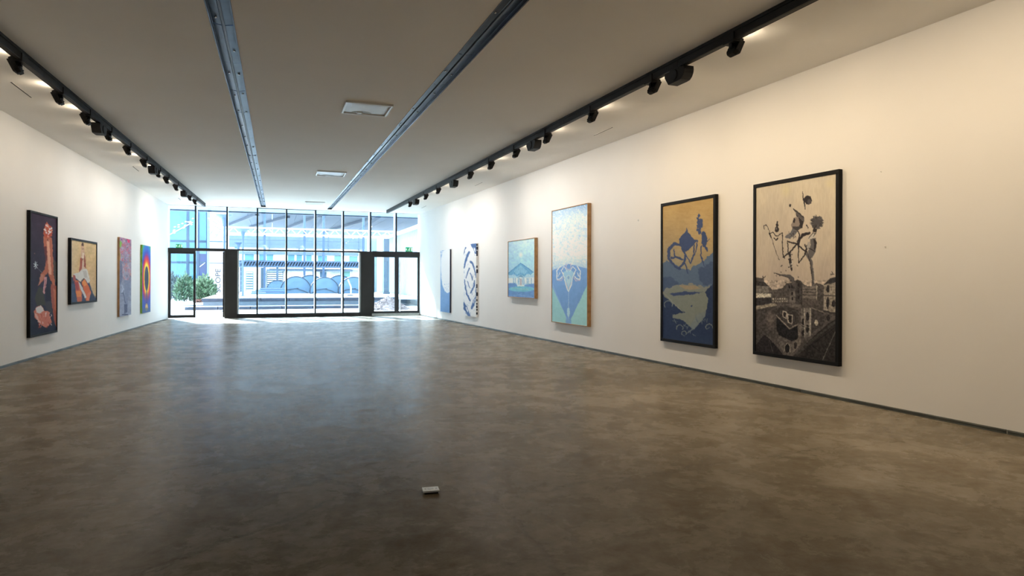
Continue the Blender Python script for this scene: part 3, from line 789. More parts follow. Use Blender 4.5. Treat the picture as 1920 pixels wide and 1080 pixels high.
    P.poly(o([(60, 840), (168, 706), (222, 742), (345, 885), (365, 930), (60, 895)]), (56, 50, 48)).line(o([(222, 760), (262, 905)]), 5, (98, 88, 80))
    P.poly(o([(415, 282), (530, 286), (530, 430), (415, 440)]), (118, 106, 94)).poly(o([(384, 216), (470, 210), (470, 285), (384, 285)]), (88, 79, 72)).poly(o([(472, 180), (532, 196), (526, 410), (470, 410)]), (80, 72, 66))
    for x, y in ((440, 310), (440, 360), (500, 230), (500, 290), (500, 350), (410, 245), (440, 245)): P.ell(x, B + y, 9, 17, (52, 47, 45))
    P.poly(o([(532, 240), (680, 236), (680, 362), (532, 352)]), (124, 111, 98))
    for y in (268, 296, 324): P.line(o([(536, y), (676, y + 2)]), 7, (72, 65, 60))
    P.line(o([(534, 236), (530, 420)]), 7, (60, 54, 50)).line(o([(676, 230), (674, 365)]), 6, (196, 178, 152))
    for x in range(250, 400, 22): P.poly(o([(x, 355), (x + 13, 352), (x + 13, 392), (x, 392)]), (180, 163, 140)); P.ell(x + 6, B + 376, 4, 10, D)
    P.poly(o([(294, 474), (330, 430), (400, 438), (502, 470), (492, 604), (415, 652), (294, 524)]), (78, 70, 64))
    for pts in ([(352, 478), (386, 490), (382, 552), (350, 532)], [(394, 508), (440, 520), (436, 604), (400, 584)]): P.poly(o(pts), (58, 52, 49)); P.line(o(pts + pts[:1]), 8, (184, 166, 142))
    P.line(o([(290, 522), (412, 646), (494, 604)]), 10, (146, 130, 112)).poly(o([(290, 532), (412, 656), (494, 616), (494, 742), (430, 775), (330, 742), (290, 664)]), (50, 46, 44))
    P.poly(o([(300, 705), (440, 770), (444, 915), (360, 892), (305, 765)]), (110, 99, 88)).ell(392, B + 832, 26, 48, (46, 42, 40)).line(o([(366, 860), (368, 812), (392, 782), (416, 812), (418, 870)]), 6, (176, 160, 138))
    P.poly(o([(492, 600), (524, 620), (520, 800), (446, 880), (446, 780), (494, 742)]), (128, 114, 100)).ell(470, B + 810, 14, 36, D)
    P.poly(o([(524, 450), (626, 452), (620, 716), (560, 740), (524, 640)]), (122, 110, 98))
    for x, y, a, b in ((545, 590, 16, 38), (585, 530, 14, 44), (585, 650, 14, 40), (545, 690, 14, 30)): P.ell(x, B + y, a, b, (50, 45, 43))
    P.line(o([(556, 450), (558, 700)]), 8, (178, 162, 140)).line(o([(612, 452), (610, 718)]), 9, (186, 170, 146)).line(o([(528, 610), (612, 640)]), 7, (160, 144, 124))
    P.poly(o([(626, 448), (746, 488), (746, 604), (626, 690)]), (84, 75, 69)).ell(670, B + 590, 17, 30, (190, 172, 146)).line(o([(626, 448), (746, 492)]), 9, (140, 125, 108))
    P.poly(o([(742, 214), (880, 200), (880, 520), (742, 470)]), (158, 141, 120)).poly(o([(736, 226), (800, 165), (890, 140), (890, 196)]), (68, 62, 58))
    for x, y, a, b in ((781, 265, 15, 36), (781, 400, 15, 56), (835, 408, 20, 32), (785, 545, 17, 30)): P.ell(x, B + y, a, b, (62, 56, 53))
    P.line(o([(742, 324), (880, 334)]), 9, (84, 76, 70)).line(o([(742, 476), (880, 508)]), 14, (70, 63, 59))
    P.poly(o([(890, 530), (780, 600), (620, 742), (560, 806), (440, 925), (470, 960), (890, 1020)]), (62, 56, 51))
    P.line(o([(880, 556), (640, 752), (470, 905)]), 24, (78, 71, 64)).line(o([(876, 628), (722, 965)]), 6, (122, 111, 98)).line(o([(845, 640), (600, 820)]), 7, (44, 40, 38)).line(o([(620, 800), (690, 860)]), 6, (44, 40, 38))
    for x, y in ((162, 160), (828, 120)):
        for k in range(9): P.line(o([(x, y), (x + random.uniform(-26, 26), y + random.uniform(-26, 14))]), 4, D)
    P.dx = P.dy = 0
    g = fbm(P.X, P.Y, .07, 31, 4); m = (P.Y > B + 180) * np.clip((g - .5) * 5, -1, 1); P.img = P.img * (1 + .17 * m[..., None])

def art_creature(P):        # gold and slate blue; 3.175x pixels from (1200, 330)
    P.grad([(0, (186, 156, 106)), (.3, (178, 152, 110)), (.5, (160, 148, 122)), (.62, (136, 138, 132)), (1, (118, 130, 136))])
    P.grain(10, .012, 5, 1, 1, (1, 1, .8)).grain(6, .08, 6, .4, 2)
    P.put(np.clip((420 - P.X) / 300, 0, 1) * np.clip((P.Y - 200) / 500, 0, 1), (136, 140, 138), .5)
    S, T = (74, 86, 118), (98, 114, 136)
    P.wobble(16, .05, 21)
    P.poly([(120, 520), (180, 505), (230, 540), (275, 562), (330, 530), (400, 492), (445, 440), (445, 650), (380, 660), (300, 640), (210, 650), (120, 690)], T)
    P.poly([(340, 560), (400, 520), (445, 500), (445, 650), (370, 640)], (82, 96, 122)).poly([(120, 600), (200, 600), (230, 640), (120, 690)], (84, 98, 124))
    P.wobble(5, .08, 4)
    P.poly([(232, 380), (256, 345), (272, 330), (278, 306), (286, 336), (302, 352), (318, 376), (342, 384), (318, 410), (292, 440), (266, 452), (240, 415)], S)
    for pts, w in (([(250, 412), (205, 404), (172, 440), (170, 488), (210, 542), (244, 556)], [14, 16, 20, 14, 12, 8]), ([(250, 432), (270, 470), (266, 512), (232, 552)], 13), ([(186, 486), (222, 484), (252, 496)], 12),
                   ([(342, 386), (335, 440), (300, 522), (274, 472)], 7), ([(266, 520), (286, 578)], 7), ([(200, 440), (210, 480)], 7), ([(322, 390), (318, 470), (300, 516)], 5)): P.line(pts, w, S)
    P.ell(382, 384, 16, 42, S).ell(378, 344, 13, 14, S).line([(384, 410), (398, 444)], 10, S).line([(364, 416), (362, 470), (380, 536)], 7, S).line([(398, 390), (412, 376)], 6, S)
    for k in range(34): a = random.random(); P.ell(346 + random.uniform(-8, 8) + 6 * a, 228 + 120 * a, 5, 6, S); P.ell(364 + random.uniform(-8, 8) - 8 * a, 256 + 80 * a, 5, 6, S)
    P.poly([(150, 706), (205, 652), (330, 646), (382, 682), (412, 730), (392, 800), (332, 832), (292, 902), (252, 958), (200, 880), (190, 820), (150, 730)], (134, 138, 130))
    P.poly([(230, 650), (330, 652), (360, 672), (270, 676)], (160, 144, 122)).poly([(170, 700), (260, 688), (376, 690), (300, 706), (200, 714)], S).ell(308, 772, 5, 4, S)
    Dk = (58, 70, 98)
    P.poly([(120, 690), (150, 720), (272, 812), (196, 824), (196, 862), (262, 868), (304, 912), (252, 958), (330, 902), (388, 836), (404, 730), (385, 690), (445, 630), (445, 1040), (120, 985)], Dk)
    P.line([(190, 850), (250, 862), (298, 908)], 14, Dk).line([(140, 690), (200, 760), (260, 808)], 5, (150, 150, 140))
    for cx, cy, rr in ((170, 766, 24), (236, 905, 20), (352, 842, 26), (262, 936, 14), (410, 900, 20)):
        P.line([(cx + rr * math.cos(a), cy + rr * math.sin(a)) for a in np.linspace(2.6, 6.6, 9)], 5, (128, 134, 132))
    for k in range(16):
        x, y = random.uniform(200, 420), random.uniform(860, 960); P.line([(x, y), (x + random.uniform(-20, 20), y - random.uniform(10, 30))], 4, (112, 122, 130))
    P.put(np.clip((P.Y - 930) / 60, 0, 1), (64, 78, 104), .6); P.grain(5, .1, 8)

def art_deer(P):            # tall pale blue symmetrical picture; 4.32x pixels from (1025, 370)
    P.grad([(0, (190, 216, 240)), (.12, (224, 238, 250)), (.4, (246, 250, 254)), (.5, (200, 224, 244)), (.6, (150, 190, 234)), (1, (150, 190, 234))])
    n = fbm(P.X, P.Y, .035, 12, 4); P.put(np.clip((n - .54) * 4, 0, 1) * np.clip((560 - P.Y) / 200, 0, 1), (176, 208, 234), .55)
    P.put(np.clip((120 - P.Y) / 60, 0, 1) * np.clip(np.abs(P.X - 160) / 120, 0, 1), (110, 160, 216), .6)
    n = fbm(P.X, P.Y, .14, 15, 3); P.put(np.clip((n - .58) * 6, 0, 1) * (P.Y < 560), (150, 196, 226), .4); P.put(np.clip((.40 - n) * 6, 0, 1) * (P.Y < 600), (252, 253, 255), .9)
    P.wobble(4, .06)
    P.poly([(30, 600), (178, 540), (345, 580), (345, 690), (196, 985), (178, 1000), (158, 965), (30, 650)], (132, 174, 228))
    P.poly([(30, 690), (158, 966), (150, 1080), (30, 1080)], (168, 218, 226)).poly([(340, 680), (198, 980), (205, 1080), (345, 1080)], (172, 220, 226))
    P.poly([(128, 610), (176, 578), (222, 608), (206, 690), (177, 766), (150, 690)], (170, 212, 238)).poly([(160, 640), (177, 625), (196, 640), (190, 690), (177, 720), (165, 690)], (196, 224, 240))
    Wt, Pk = (236, 244, 250), (206, 200, 222)
    for s in (-1, 1):
        f = lambda pts: [(177 + s * x, y) for x, y in pts]
        P.line(f([(0, 766), (24, 706), (30, 650), (52, 610)]), 6, Wt).line(f([(50, 640), (66, 660), (92, 666), (94, 596), (70, 560)]), 7, Wt).line(f([(92, 670), (60, 676), (44, 650)]), 6, Pk)
        P.line(f([(10, 600), (34, 560), (60, 590), (40, 620)]), 5, Wt).line(f([(0, 590), (20, 570), (16, 540)]), 5, Pk).line(f([(6, 740), (20, 690)]), 4, Pk).line(f([(70, 610), (84, 640)]), 5, Wt)
    P.line([(177, 766), (177, 980)], 5, (176, 206, 236)).ell(177, 930, 12, 36, (188, 222, 240)).ell(177, 1000, 24, 22, (140, 182, 226)).ell(177, 650, 10, 12, (150, 190, 226))
    P.grain(6, .05, 17).grain(4, .16, 19)

def art_house(P):           # small pale blue picture of a house; 8x pixels from (940, 435)
    P.grad([(0, (206, 234, 244)), (.4, (176, 222, 240)), (.6, (190, 226, 242)), (1, (130, 172, 218))])
    P.put(np.clip((300 - P.X) / 220, 0, 1) * (P.Y < 650), (160, 200, 238), .5); P.grain(16, .02, 22).grain(9, .09, 24)
    P.ell(292, 345, 40, 56, (238, 246, 240), .9, .8)
    P.wobble(6, .04)
    P.poly([(100, 640), (110, 610), (290, 462), (480, 602), (440, 640), (390, 625), (340, 668), (290, 640), (235, 668), (190, 630), (150, 650)], (122, 182, 220))
    P.line([(112, 616), (290, 466), (480, 604)], 9, (84, 142, 196)).poly([(180, 590), (290, 500), (390, 590), (340, 640), (290, 600), (240, 640)], (150, 204, 230))
    for k in range(9): x = 150 + k * 36; P.line([(290 + (x - 290) * .5, 540), (x, 650)], 4, (96, 156, 204), .8)
    P.poly([(100, 690), (495, 680), (495, 770), (100, 775)], (226, 238, 244)).poly([(232, 690), (290, 640), (348, 690), (348, 836), (236, 836)], (222, 236, 242))
    for x in (180, 205, 250, 272, 308, 330, 380, 400, 440): P.poly([(x, 690), (x + 12, 690), (x + 12, 790), (x, 790)], (140, 186, 214))
    P.poly([(232, 690), (290, 640), (348, 690), (290, 672)], (120, 170, 206)).poly([(278, 700), (304, 700), (304, 800), (278, 800)], (198, 190, 196))
    P.poly([(95, 770), (200, 764), (240, 800), (240, 840), (340, 840), (350, 796), (500, 766), (500, 1010), (95, 985)], (116, 158, 212))
    P.ell(300, 852, 190, 40, (128, 196, 216)).line([(160, 832), (260, 852), (400, 858)], 8, (168, 206, 206)).line([(120, 960), (260, 940), (470, 975)], 10, (150, 186, 228), .8)
    P.grain(14, .05, 27)

def art_swirl(P):           # black and white swirl; 6.97x pixels from (815, 450)
    P.grad([(0, (252, 252, 253)), (1, (252, 252, 253))]); P.wobble(9, .03)
    Bl, Lt = (96, 126, 176), (170, 186, 210)
    P.poly([(465, 55), (540, 45), (560, 70), (560, 190), (520, 180), (505, 120), (480, 90)], Bl).poly([(510, 100), (535, 130), (528, 165), (515, 140)], (250, 250, 252))
    for pts, w in (([(448, 165), (430, 210), (400, 290), (386, 370)], [26, 30, 22, 10]), ([(470, 285), (500, 320), (525, 400), (538, 490)], [30, 20, 16, 10]), ([(452, 375), (430, 430), (412, 500)], [18, 14, 8]), ([(392, 520), (404, 620), (430, 720), (460, 785)], [10, 16, 18, 22]),
                   ([(520, 530), (512, 600), (476, 685)], [12, 18, 22]), ([(470, 430), (488, 480), (492, 530)], [10, 12, 6]), ([(432, 540), (446, 590), (460, 630)], [12, 12, 8]), ([(540, 620), (535, 740), (500, 840), (478, 895)], [8, 18, 34, 22]),
                   ([(385, 810), (400, 880), (430, 940), (455, 1000)], [10, 50, 44, 24]), ([(412, 100), (395, 140), (380, 190)], [14, 9, 5])): P.line(pts, w, Bl)
    P.line([(412, 880), (436, 930)], 12, (250, 250, 252)).line([(520, 770), (506, 820)], 9, (250, 250, 252))
    for k in range(60):
        a = random.uniform(0, 6.28); q = random.uniform(.3, 1.15); x, y = 462 + 95 * q * math.cos(a), 540 + 420 * q * math.sin(a)
        P.line([(x, y), (x - 14 * math.sin(a), y + 34 * math.cos(a))], random.uniform(2, 5), random.choice((Bl, Lt, Lt)), .8)

def art_moon(P):            # white oval over a blue ground; 6.97x pixels from (815, 450)
    P.grad([(0, (150, 182, 226)), (.2, (222, 232, 246)), (.5, (150, 186, 230)), (1, (138, 178, 226))]); P.grain(6, .05, 41)
    n = fbm(P.X, P.Y, .06, 44, 4); P.put((n > .52) * (P.Y < 190), (236, 242, 250), .9)
    P.wobble(4, .05); P.poly([(110, 150), (150, 125), (215, 130), (215, 640), (196, 678), (165, 692), (135, 672), (108, 610), (92, 520), (84, 380), (88, 240)], (253, 253, 254))
    for k in range(20): P.ell(random.uniform(130, 196), random.uniform(570, 680), random.uniform(1.5, 5), random.uniform(2, 5), random.choice(((120, 160, 210), (170, 196, 226))), .8)

def art_crown(P):           # figure with flower crown on dark purple; 4.15x pixels from (40, 380)
    P.grad([(0, (70, 46, 62)), (.5, (58, 44, 58)), (1, (50, 52, 66))]); P.grain(10, .03, 51).wobble(5, .07)
    Sk, Hi, Dk = (196, 112, 80), (232, 172, 136), (120, 56, 50)
    P.poly([(105, 740), (138, 652), (168, 668), (184, 760), (190, 800), (120, 800)], (74, 66, 52)).poly([(180, 780), (230, 760), (240, 860), (200, 840)], (72, 62, 66)).poly([(200, 560), (240, 620), (235, 760), (190, 770), (190, 640)], (44, 34, 48))
    P.poly([(242, 430), (272, 470), (272, 600), (250, 640)], (86, 72, 56))
    P.poly([(228, 630), (278, 650), (280, 985), (258, 940), (240, 820), (228, 720)], (176, 92, 68)).poly([(248, 660), (268, 680), (276, 900), (258, 820)], (206, 122, 88))
    P.poly([(172, 262), (238, 275), (246, 420), (250, 560), (262, 640), (246, 642), (214, 575), (205, 540), (190, 565), (168, 610), (128, 650), (150, 600), (150, 560), (182, 520), (194, 430), (176, 345)], Sk)
    P.poly([(196, 300), (216, 290), (222, 400), (236, 560), (216, 560), (206, 470)], Hi).poly([(176, 345), (194, 340), (200, 430), (192, 480)], Dk).poly([(150, 562), (176, 555), (164, 606), (132, 646)], (206, 136, 110))
    P.poly([(176, 580), (200, 575), (192, 650), (180, 712), (168, 690), (176, 640)], (216, 156, 150)).line([(205, 288), (210, 300)], 6, Dk).line([(186, 600), (184, 690)], 3, Dk)
    P.poly([(170, 240), (182, 190), (196, 150), (214, 172), (236, 205), (238, 262), (206, 280), (180, 268)], (196, 92, 62))
    for k in range(34): a = random.uniform(0, 6.28); P.ell(204 + 36 * math.cos(a) * random.uniform(.3, 1), 216 + 58 * math.sin(a) * random.uniform(.4, 1), 7, 7, random.choice(((236, 214, 204), (226, 150, 120), (196, 80, 56))))
    for a in np.linspace(0, 6.28, 8): P.line([(113, 485), (113 + 16 * math.cos(a), 485 + 30 * math.sin(a))], 5, (214, 214, 208))
    P.line([(120, 500), (160, 545)], 3, (150, 140, 140)).ell(106, 398, 3, 4, (180, 120, 100))
    P.poly([(98, 852), (115, 812), (155, 795), (182, 840), (215, 848), (236, 930), (192, 972), (150, 946), (104, 890)], (214, 130, 108))
    P.poly([(112, 818), (155, 797), (178, 838), (142, 862), (120, 858)], (228, 216, 206)).poly([(100, 856), (122, 866), (150, 930), (130, 930)], (232, 180, 160))
    for k in range(30): x, y = random.uniform(130, 232), random.uniform(850, 960); P.line([(x, y), (x + random.uniform(-10, 10), y + random.uniform(8, 24))], 5, random.choice(((238, 206, 190), (190, 84, 66), (226, 150, 126))))

def art_portrait(P):        # narrow face over orange robe on tan; 7.45x pixels from (120, 435)
    P.grad([(0, (222, 190, 136)), (.4, (216, 178, 122)), (1, (212, 178, 130))]); P.grain(20, .012, 61, tint=(1, .9, .6)).grain(9, .06, 63)
    P.put(np.clip((230 - P.X) / 120, 0, 1), (222, 198, 156), .6).wobble(6, .04)
    P.poly([(240, 175), (258, 150), (276, 182), (292, 300), (308, 512), (262, 520), (212, 580), (232, 400), (236, 280)], (214, 172, 136))
    P.poly([(228, 370), (256, 350), (252, 500), (212, 580)], (168, 82, 56)).poly([(284, 310), (296, 360), (308, 512), (282, 480)], (150, 68, 48)).poly([(248, 150), (270, 150), (272, 200), (244, 195)], (96, 66, 50))
    P.poly([(256, 290), (282, 300), (276, 370), (262, 400), (250, 360)], (232, 206, 178)).ell(264, 380, 6, 14, (60, 40, 40)).line([(262, 420), (266, 510)], 10, (222, 196, 170)).line([(252, 240), (276, 240)], 5, (120, 80, 60))
    P.poly([(100, 630), (165, 636), (230, 700), (282, 636), (352, 712), (382, 815), (440, 920), (445, 850), (465, 840), (470, 1010), (90, 1030)], (62, 66, 84)).poly([(110, 720), (160, 720), (190, 980), (110, 990)], (74, 84, 106))
    P.poly([(128, 590), (220, 560), (260, 514), (322, 520), (348, 620), (362, 682), (336, 718), (302, 664), (272, 640), (232, 690), (160, 640)], (220, 210, 194)).poly([(260, 540), (310, 540), (330, 640), (290, 640)], (200, 188, 172)).poly([(130, 600), (160, 610), (165, 660), (130, 690)], (170, 80, 70))
    P.poly([(150, 662), (206, 684), (252, 850), (252, 962), (190, 984), (164, 830)], (206, 108, 70)).poly([(150, 700), (200, 700), (210, 800), (170, 810)], (176, 70, 62)).poly([(170, 820), (236, 820), (240, 900), (180, 900)], (232, 140, 72))
    P.poly([(244, 702), (290, 650), (346, 760), (378, 850), (332, 962), (308, 962), (300, 880)], (222, 112, 62)).poly([(250, 700), (290, 660), (320, 740), (280, 760)], (236, 150, 80)).poly([(330, 850), (376, 830), (350, 960), (312, 960)], (226, 130, 90))
    P.poly([(202, 690), (242, 740), (318, 912), (294, 924), (228, 790)], (212, 204, 194)).line([(352, 712), (400, 850), (436, 920)], 8, (110, 110, 116)); P.grain(10, .04, 66)

def art_scribble(P):        # pink and grey scribbled canvas; 6.54x pixels from (210, 435)
    P.grad([(0, (176, 128, 146)), (.25, (160, 142, 152)), (.5, (158, 148, 160)), (.6, (150, 152, 168)), (1, (160, 162, 176))]); P.grain(22, .03, 71).wobble(5, .05)
    for k in range(150):
        x, y = random.uniform(95, 235), abs(random.gauss(0, 1)) * 260 + 70
        if y > 600: continue
        a = random.uniform(0, 6.28); P.line([(x, y), (x + 16 * math.cos(a), y + 30 * math.sin(a)), (x + 22 * math.cos(a + 1), y + 40 * math.sin(a + 1))], random.uniform(3, 7), random.choice(((206, 92, 102), (212, 128, 104), (122, 128, 152), (192, 168, 176), (96, 100, 124), (150, 170, 196), (204, 110, 150))), .75)
    P.ell(106, 150, 14, 40, (128, 186, 70), .9).ell(100, 300, 8, 60, (206, 180, 70), .6).poly([(180, 88), (215, 100), (215, 140), (190, 130)], (220, 70, 110))
    for k in range(40):
        a = random.uniform(0, 6.28); P.line([(178 + 40 * math.cos(a), 500 + 80 * math.sin(a)), (178 + 44 * math.cos(a + .5), 500 + 88 * math.sin(a + .5))], 4, random.choice(((206, 96, 96), (214, 140, 120), (190, 176, 190))))
    P.poly([(95, 350), (125, 360), (130, 560), (110, 640), (95, 640)], (108, 114, 136), .7).poly([(150, 590), (220, 600), (215, 720), (180, 900), (160, 860)], (132, 136, 156), .8)
    P.line([(118, 750), (138, 745), (152, 800), (160, 870)], 9, (84, 90, 112)).poly([(150, 880), (190, 880), (188, 980), (150, 1000)], (92, 98, 120)).line([(130, 1010), (190, 1010)], 16, (84, 90, 112)).line([(120, 650), (140, 700), (120, 740)], 7, (206, 206, 216))
    P.grain(12, .08, 77)

def art_rainbow(P):         # concentric rainbow rings; 6.54x pixels from (210, 435)
    x, y = (P.X - 424) / 25.0, (P.Y - 560)
    d = np.hypot(x, np.where(y < 0, y / 142.0, y / 165.0))
    stops = [(0, (58, 62, 78)), (.93, (70, 74, 90)), (1.0, (250, 214, 90)), (1.25, (252, 222, 60)), (1.45, (240, 140, 50)), (1.75, (224, 60, 62)), (2.05, (188, 52, 108)), (2.3, (120, 74, 160)), (2.6, (66, 92, 190)), (3.2, (58, 128, 200)), (3.8, (70, 180, 130)), (5, (120, 190, 70))]
    dd = np.where(y < 0, 1 + (d - 1) * 1.35 * np.where(d > 1, .95, 1), d * 1.12)
    dd = np.where(d < .98, d, dd)
    for k in range(3): P.img[..., k] = np.interp(dd, [a for a, _ in stops], [c[k] for _, c in stops])
    low = np.clip((P.Y - 730) / 120, 0, 1); P.put(low, (62, 96, 180), .75)
    P.ell(424, 920, 16, 48, (206, 168, 106)).ell(424, 905, 8, 16, (226, 200, 150)).line([(424, 700), (424, 870)], 12, (66, 74, 130), .7)
    P.put((P.X < 378) * np.clip((330 - P.Y) / 120, 0, 1), (110, 190, 90), .7); P.put((P.Y > 930).astype(float), (86, 108, 130), .6); P.grain(8, .05, 81)

WR, WM, WL = (230, 215, 195), (226, 221, 216), (232, 226, 216)
painting(1, (1411.7, 346, 663.7, 1572.5, 317.5, 688), .058, .045, 'frame', 'large black framed sepia painting of thin figures above a town, nearest right', WR, (1400, 310, 5.142), art_city)
painting(1, (1238.4, 382, 638.7, 1340.5, 364, 654), .058, .045, 'frame', 'black framed gold and slate blue painting of a creature over a pond', WM, (1200, 330, 3.175), art_creature)
painting(1, (1033.8, 395.9, 603.3, 1101.4, 379.7, 613.5), .085, .016, 'wood', 'tall wood framed pale blue painting with a pointed dark blue wedge', (226, 226, 228), (1025, 370, 4.32), art_deer)
painting(1, (951.9, 452.5, 556.3, 1002.1, 445.6, 561), .085, .016, 'wood', 'small wood framed pale blue painting of a house', (222, 224, 226), (940, 435, 8.0), art_house)
M['edge_white'] = material('white_canvas_edge', (.8, .8, .8), .6)
M['edge_dark'] = material('ink_blue_canvas_edge', (.02, .025, .05), .6)
M['edge_green'] = material('green_canvas_edge', (.22, .42, .06), .6, vary=.3)
M['edge_orange'] = material('ochre_canvas_edge', (.30, .17, .08), .6, vary=.6, scale=3)
rt, w_, h_ = painting(1, (869, 459, 591, 892.8, 455.9, 594.8), .06, 0.0, None, 'unframed white canvas with black swirling brush marks', (252, 251, 251), (815, 450, 6.97), art_swirl, 'edge_white')
for zc, hz in ((.93, .04), (.86, .07), (.68, .03), (.62, .05), (.42, .05), (.31, .05), (.23, .025), (.18, .02), (.14, .035), (.10, .02), (.05, .03), (.975, .03)):
    MB().span((w_ / 2 - .002, -.059, (zc - hz / 2) * h_), (w_ / 2 + .002, -.004 - random.uniform(0, .02), (zc + hz / 2) * h_)).build('ink_blot', 'edge_dark', rt)
painting(1, (825.8, 469.8, 584, 843.3, 467.4, 586.6), .055, 0.0, None, 'unframed canvas with a white oval over blue, nearest the windows', (252, 252, 253), (815, 450, 6.97), art_moon, 'edge_dark')
painting(-1, (57, 393, 633.3, 108.4, 407.5, 623), .055, .035, 'frame', 'tall black framed dark purple painting of a figure with flower crown', WL, (40, 380, 4.15), art_crown)
painting(-1, (133.2, 445, 571, 182.4, 455, 566), .055, .04, 'frame', 'black framed portrait of a narrow face in orange robe on tan', WL, (120, 435, 7.45), art_portrait)
painting(-1, (224.3, 443.6, 593, 246, 450.3, 590.7), .05, 0.0, None, 'unframed pink and grey scribbled canvas on the left wall', (236, 232, 224), (210, 435, 6.54), art_scribble, 'edge_orange')
painting(-1, (266.7, 458.6, 586.6, 282.2, 462.5, 585.4), .05, 0.0, None, 'unframed canvas of rainbow rings around a dark oval', (238, 238, 236), (210, 435, 6.54), art_rainbow, 'edge_green')

# plugs left in the right wall
for px, py, lab in ((1197, 413, 'small white plug in the right wall between the blue and gold paintings'), (1660, 463, 'tiny screw in the right wall beyond the sepia painting'), (1652, 322, 'tiny screw high on the right wall beside the sepia painting')):
    p0 = Vector((right_x(10), 10, 0)); t = Vector((right_x(0) - right_x(10), -10, 0)).normalized(); n = Vector((t.y, -t.x, 0)); n = -n if n.x > 0 else n
    c = on_plane(px, py, p0, n)
    r = thing('wall_plug', lab, 'wall plug', c, math.atan2(t.y, t.x))
    k = 1.8 if px < 1300 else .7
    MB().cyl((0, 0, 0), (0, -.006, 0), .012 * k, n=12).build('plug_ring', 'plastic' if px < 1300 else 'wall', r)
    MB().cyl((0, -.004, 0), (0, -.007, 0), .006 * k, n=10).build('plug_hole', 'ventshade', r)

# ------------------------------------------------------------------ courtyard outside
pv = MB().span((-40, YF + .12, -.25), (45, 110, -.01)).build('courtyard_paving', 'paving')
tag(pv, 'sunlit pale paving outside the glass front', 'paving', kind='structure')
# soffit of the overhang outside
r = thing('entrance_canopy', 'pale canopy overhang above the glass front outside', 'canopy', (0, 0, HC + .03), kind='structure')
MB().span((XL - 1.5, YF + .48, .0), (XR + 1.5, 27.0, .25)).build('soffit', 'soffit', r)
MB().span((XL - 1.5, 26.9, -.05), (XR + 1.5, 27.05, .3)).build('canopy_edge', 'rafter', r)

# stepped bench
X0, X1 = on_z(378, 562, .46).x, on_y(742, 560, 33.2).x
r = thing('stepped_bench', 'long low stepped platform with dark slab edges across the courtyard', 'platform', (0, 32.1, -.01))
xl1 = on_y(346, 580, 32.1).x; xl2 = on_y(378, 565, 33.1).x
n = 7; xs = np.linspace(xl1, X1, n + 1)
for i in range(n): MB().span((xs[i], 0, 0), (xs[i + 1] - .02, 1.0, .135)).build('lower_slab', 'slab', r, bevel=.01)
MB().span((xl1 + .02, .06, .135), (X1, 1.0, .15)).build('lower_tread', 'riser', r)
for z in (.15, .20, .25, .30): MB().span((xl2 + .05 - .9 * (z < .2), 1.0, z), (X1, 1.3, z + .045)).build('riser_board', 'riser', r)
xs = np.linspace(xl2, X1, n + 1)
for i in range(n): MB().span((xs[i], .96, .35), (xs[i + 1] - .02, 2.0, .49)).build('upper_slab', 'slab', r, bevel=.01)
MB().span((xl2 + .02, 2.0, .35), (7.1, 38, .49)).build('platform_top', 'paving', r)
PT = .49

# street lamps
def lamp(px, py, dish_px, Y, zb, label):
    c = on_y(px, py, Y); dd = dish_px / F * (c - CAM_P).length * .97
    r = thing('courtyard_lamp', label, 'lamp post', (c.x, Y, zb), group='dish topped courtyard lamps')
    h = c.z - zb
    MB().cyl((0, 0, 0), (0, 0, h - .1), .05, .04, n=12).build('post', 'bluepost', r)
    MB().lathe([(.07, h - .45), (.08, h - .3), (.13, h - .12), (dd / 2, h), (dd / 2, h + .03), (0, h + .08)], n=24).build('dish', 'bluepost', r)
    MB().cyl((0, 0, 0), (0, 0, .04), .14, n=14).build('base_plate', 'bluepost', r)
lamp(421, 404, 28, 30.2, 0, 'dish topped lamp post nearest the glass, behind the dark mullion')
lamp(455.5, 430, 22, 36.6, PT, 'dish topped lamp post standing on the platform, middle of three')
lamp(447, 455, 14, 48, PT, 'smallest and farthest dish topped lamp post')

# glazed building at the left
YG = 56.0
def gp(px, py): return on_y(px, py, YG)
gx0, gx1 = gp(285, 500).x, gp(389, 500).x
r = thing('glass_building', 'cyan glazed building with slate mullions behind the shrubs', 'building', (gx0, YG, 0))
xs = [0, gp(352, 500).x - gx0, gp(371, 500).x - gx0, gx1 - gx0]
zs = [0, gp(340, 492).z, gp(340, 452).z, gp(340, 392).z, 12.0]
for i in range(3):
    for j in range(4):
        MB().span((xs[i] + .04, 0, zs[j] + .05), (xs[i + 1] - .04, .1, zs[j + 1] - .05)).build('glass_panel', 'glassd' if (i == 2 and j < 1) else 'glassb', r)
for x in xs: MB().span((x - .09, -.08, 0), (x + .09, .12, 12)).build('mullion', 'mull', r)
for z in zs[1:]: MB().span((0, -.05, z - .08), (xs[-1], .11, z + .08)).build('transom', 'mull', r)
for i in range(1):   # stair seen behind the glass
    MB().bar((gp(317, 440).x - gx0, -.12 - .001 * i, gp(317, 441 + i * 3).z), (gp(362, 416).x - gx0, -.12 - .001 * i, gp(362, 417 + i * 3).z), .05, .07).build('stair_rail', 'truss', r)
for k in range(16):
    t_ = random.random(); q = gp(318 + 44 * t_ + random.uniform(-4, 6), 438 - 26 * t_ + random.uniform(-9, 6))
    MB().prism([(q.x - gx0 + a, -.16, q.z + b) for a, b in ((-.09, -.02), (.02, -.05), (.10, .03), (-.02, .06))], (0, .02, 0)).build('leaf_reflection', 'truss', r)  # solid white leaf shapes stand for reflections in the glazing
q0, q1 = gp(374, 530), gp(386, 500)
MB().span((gp(371.5, 500).x - gx0, -.03, .3), (gp(387, 500).x - gx0, .0, gp(378, 476).z)).build('door_leaf', 'glassd', r)
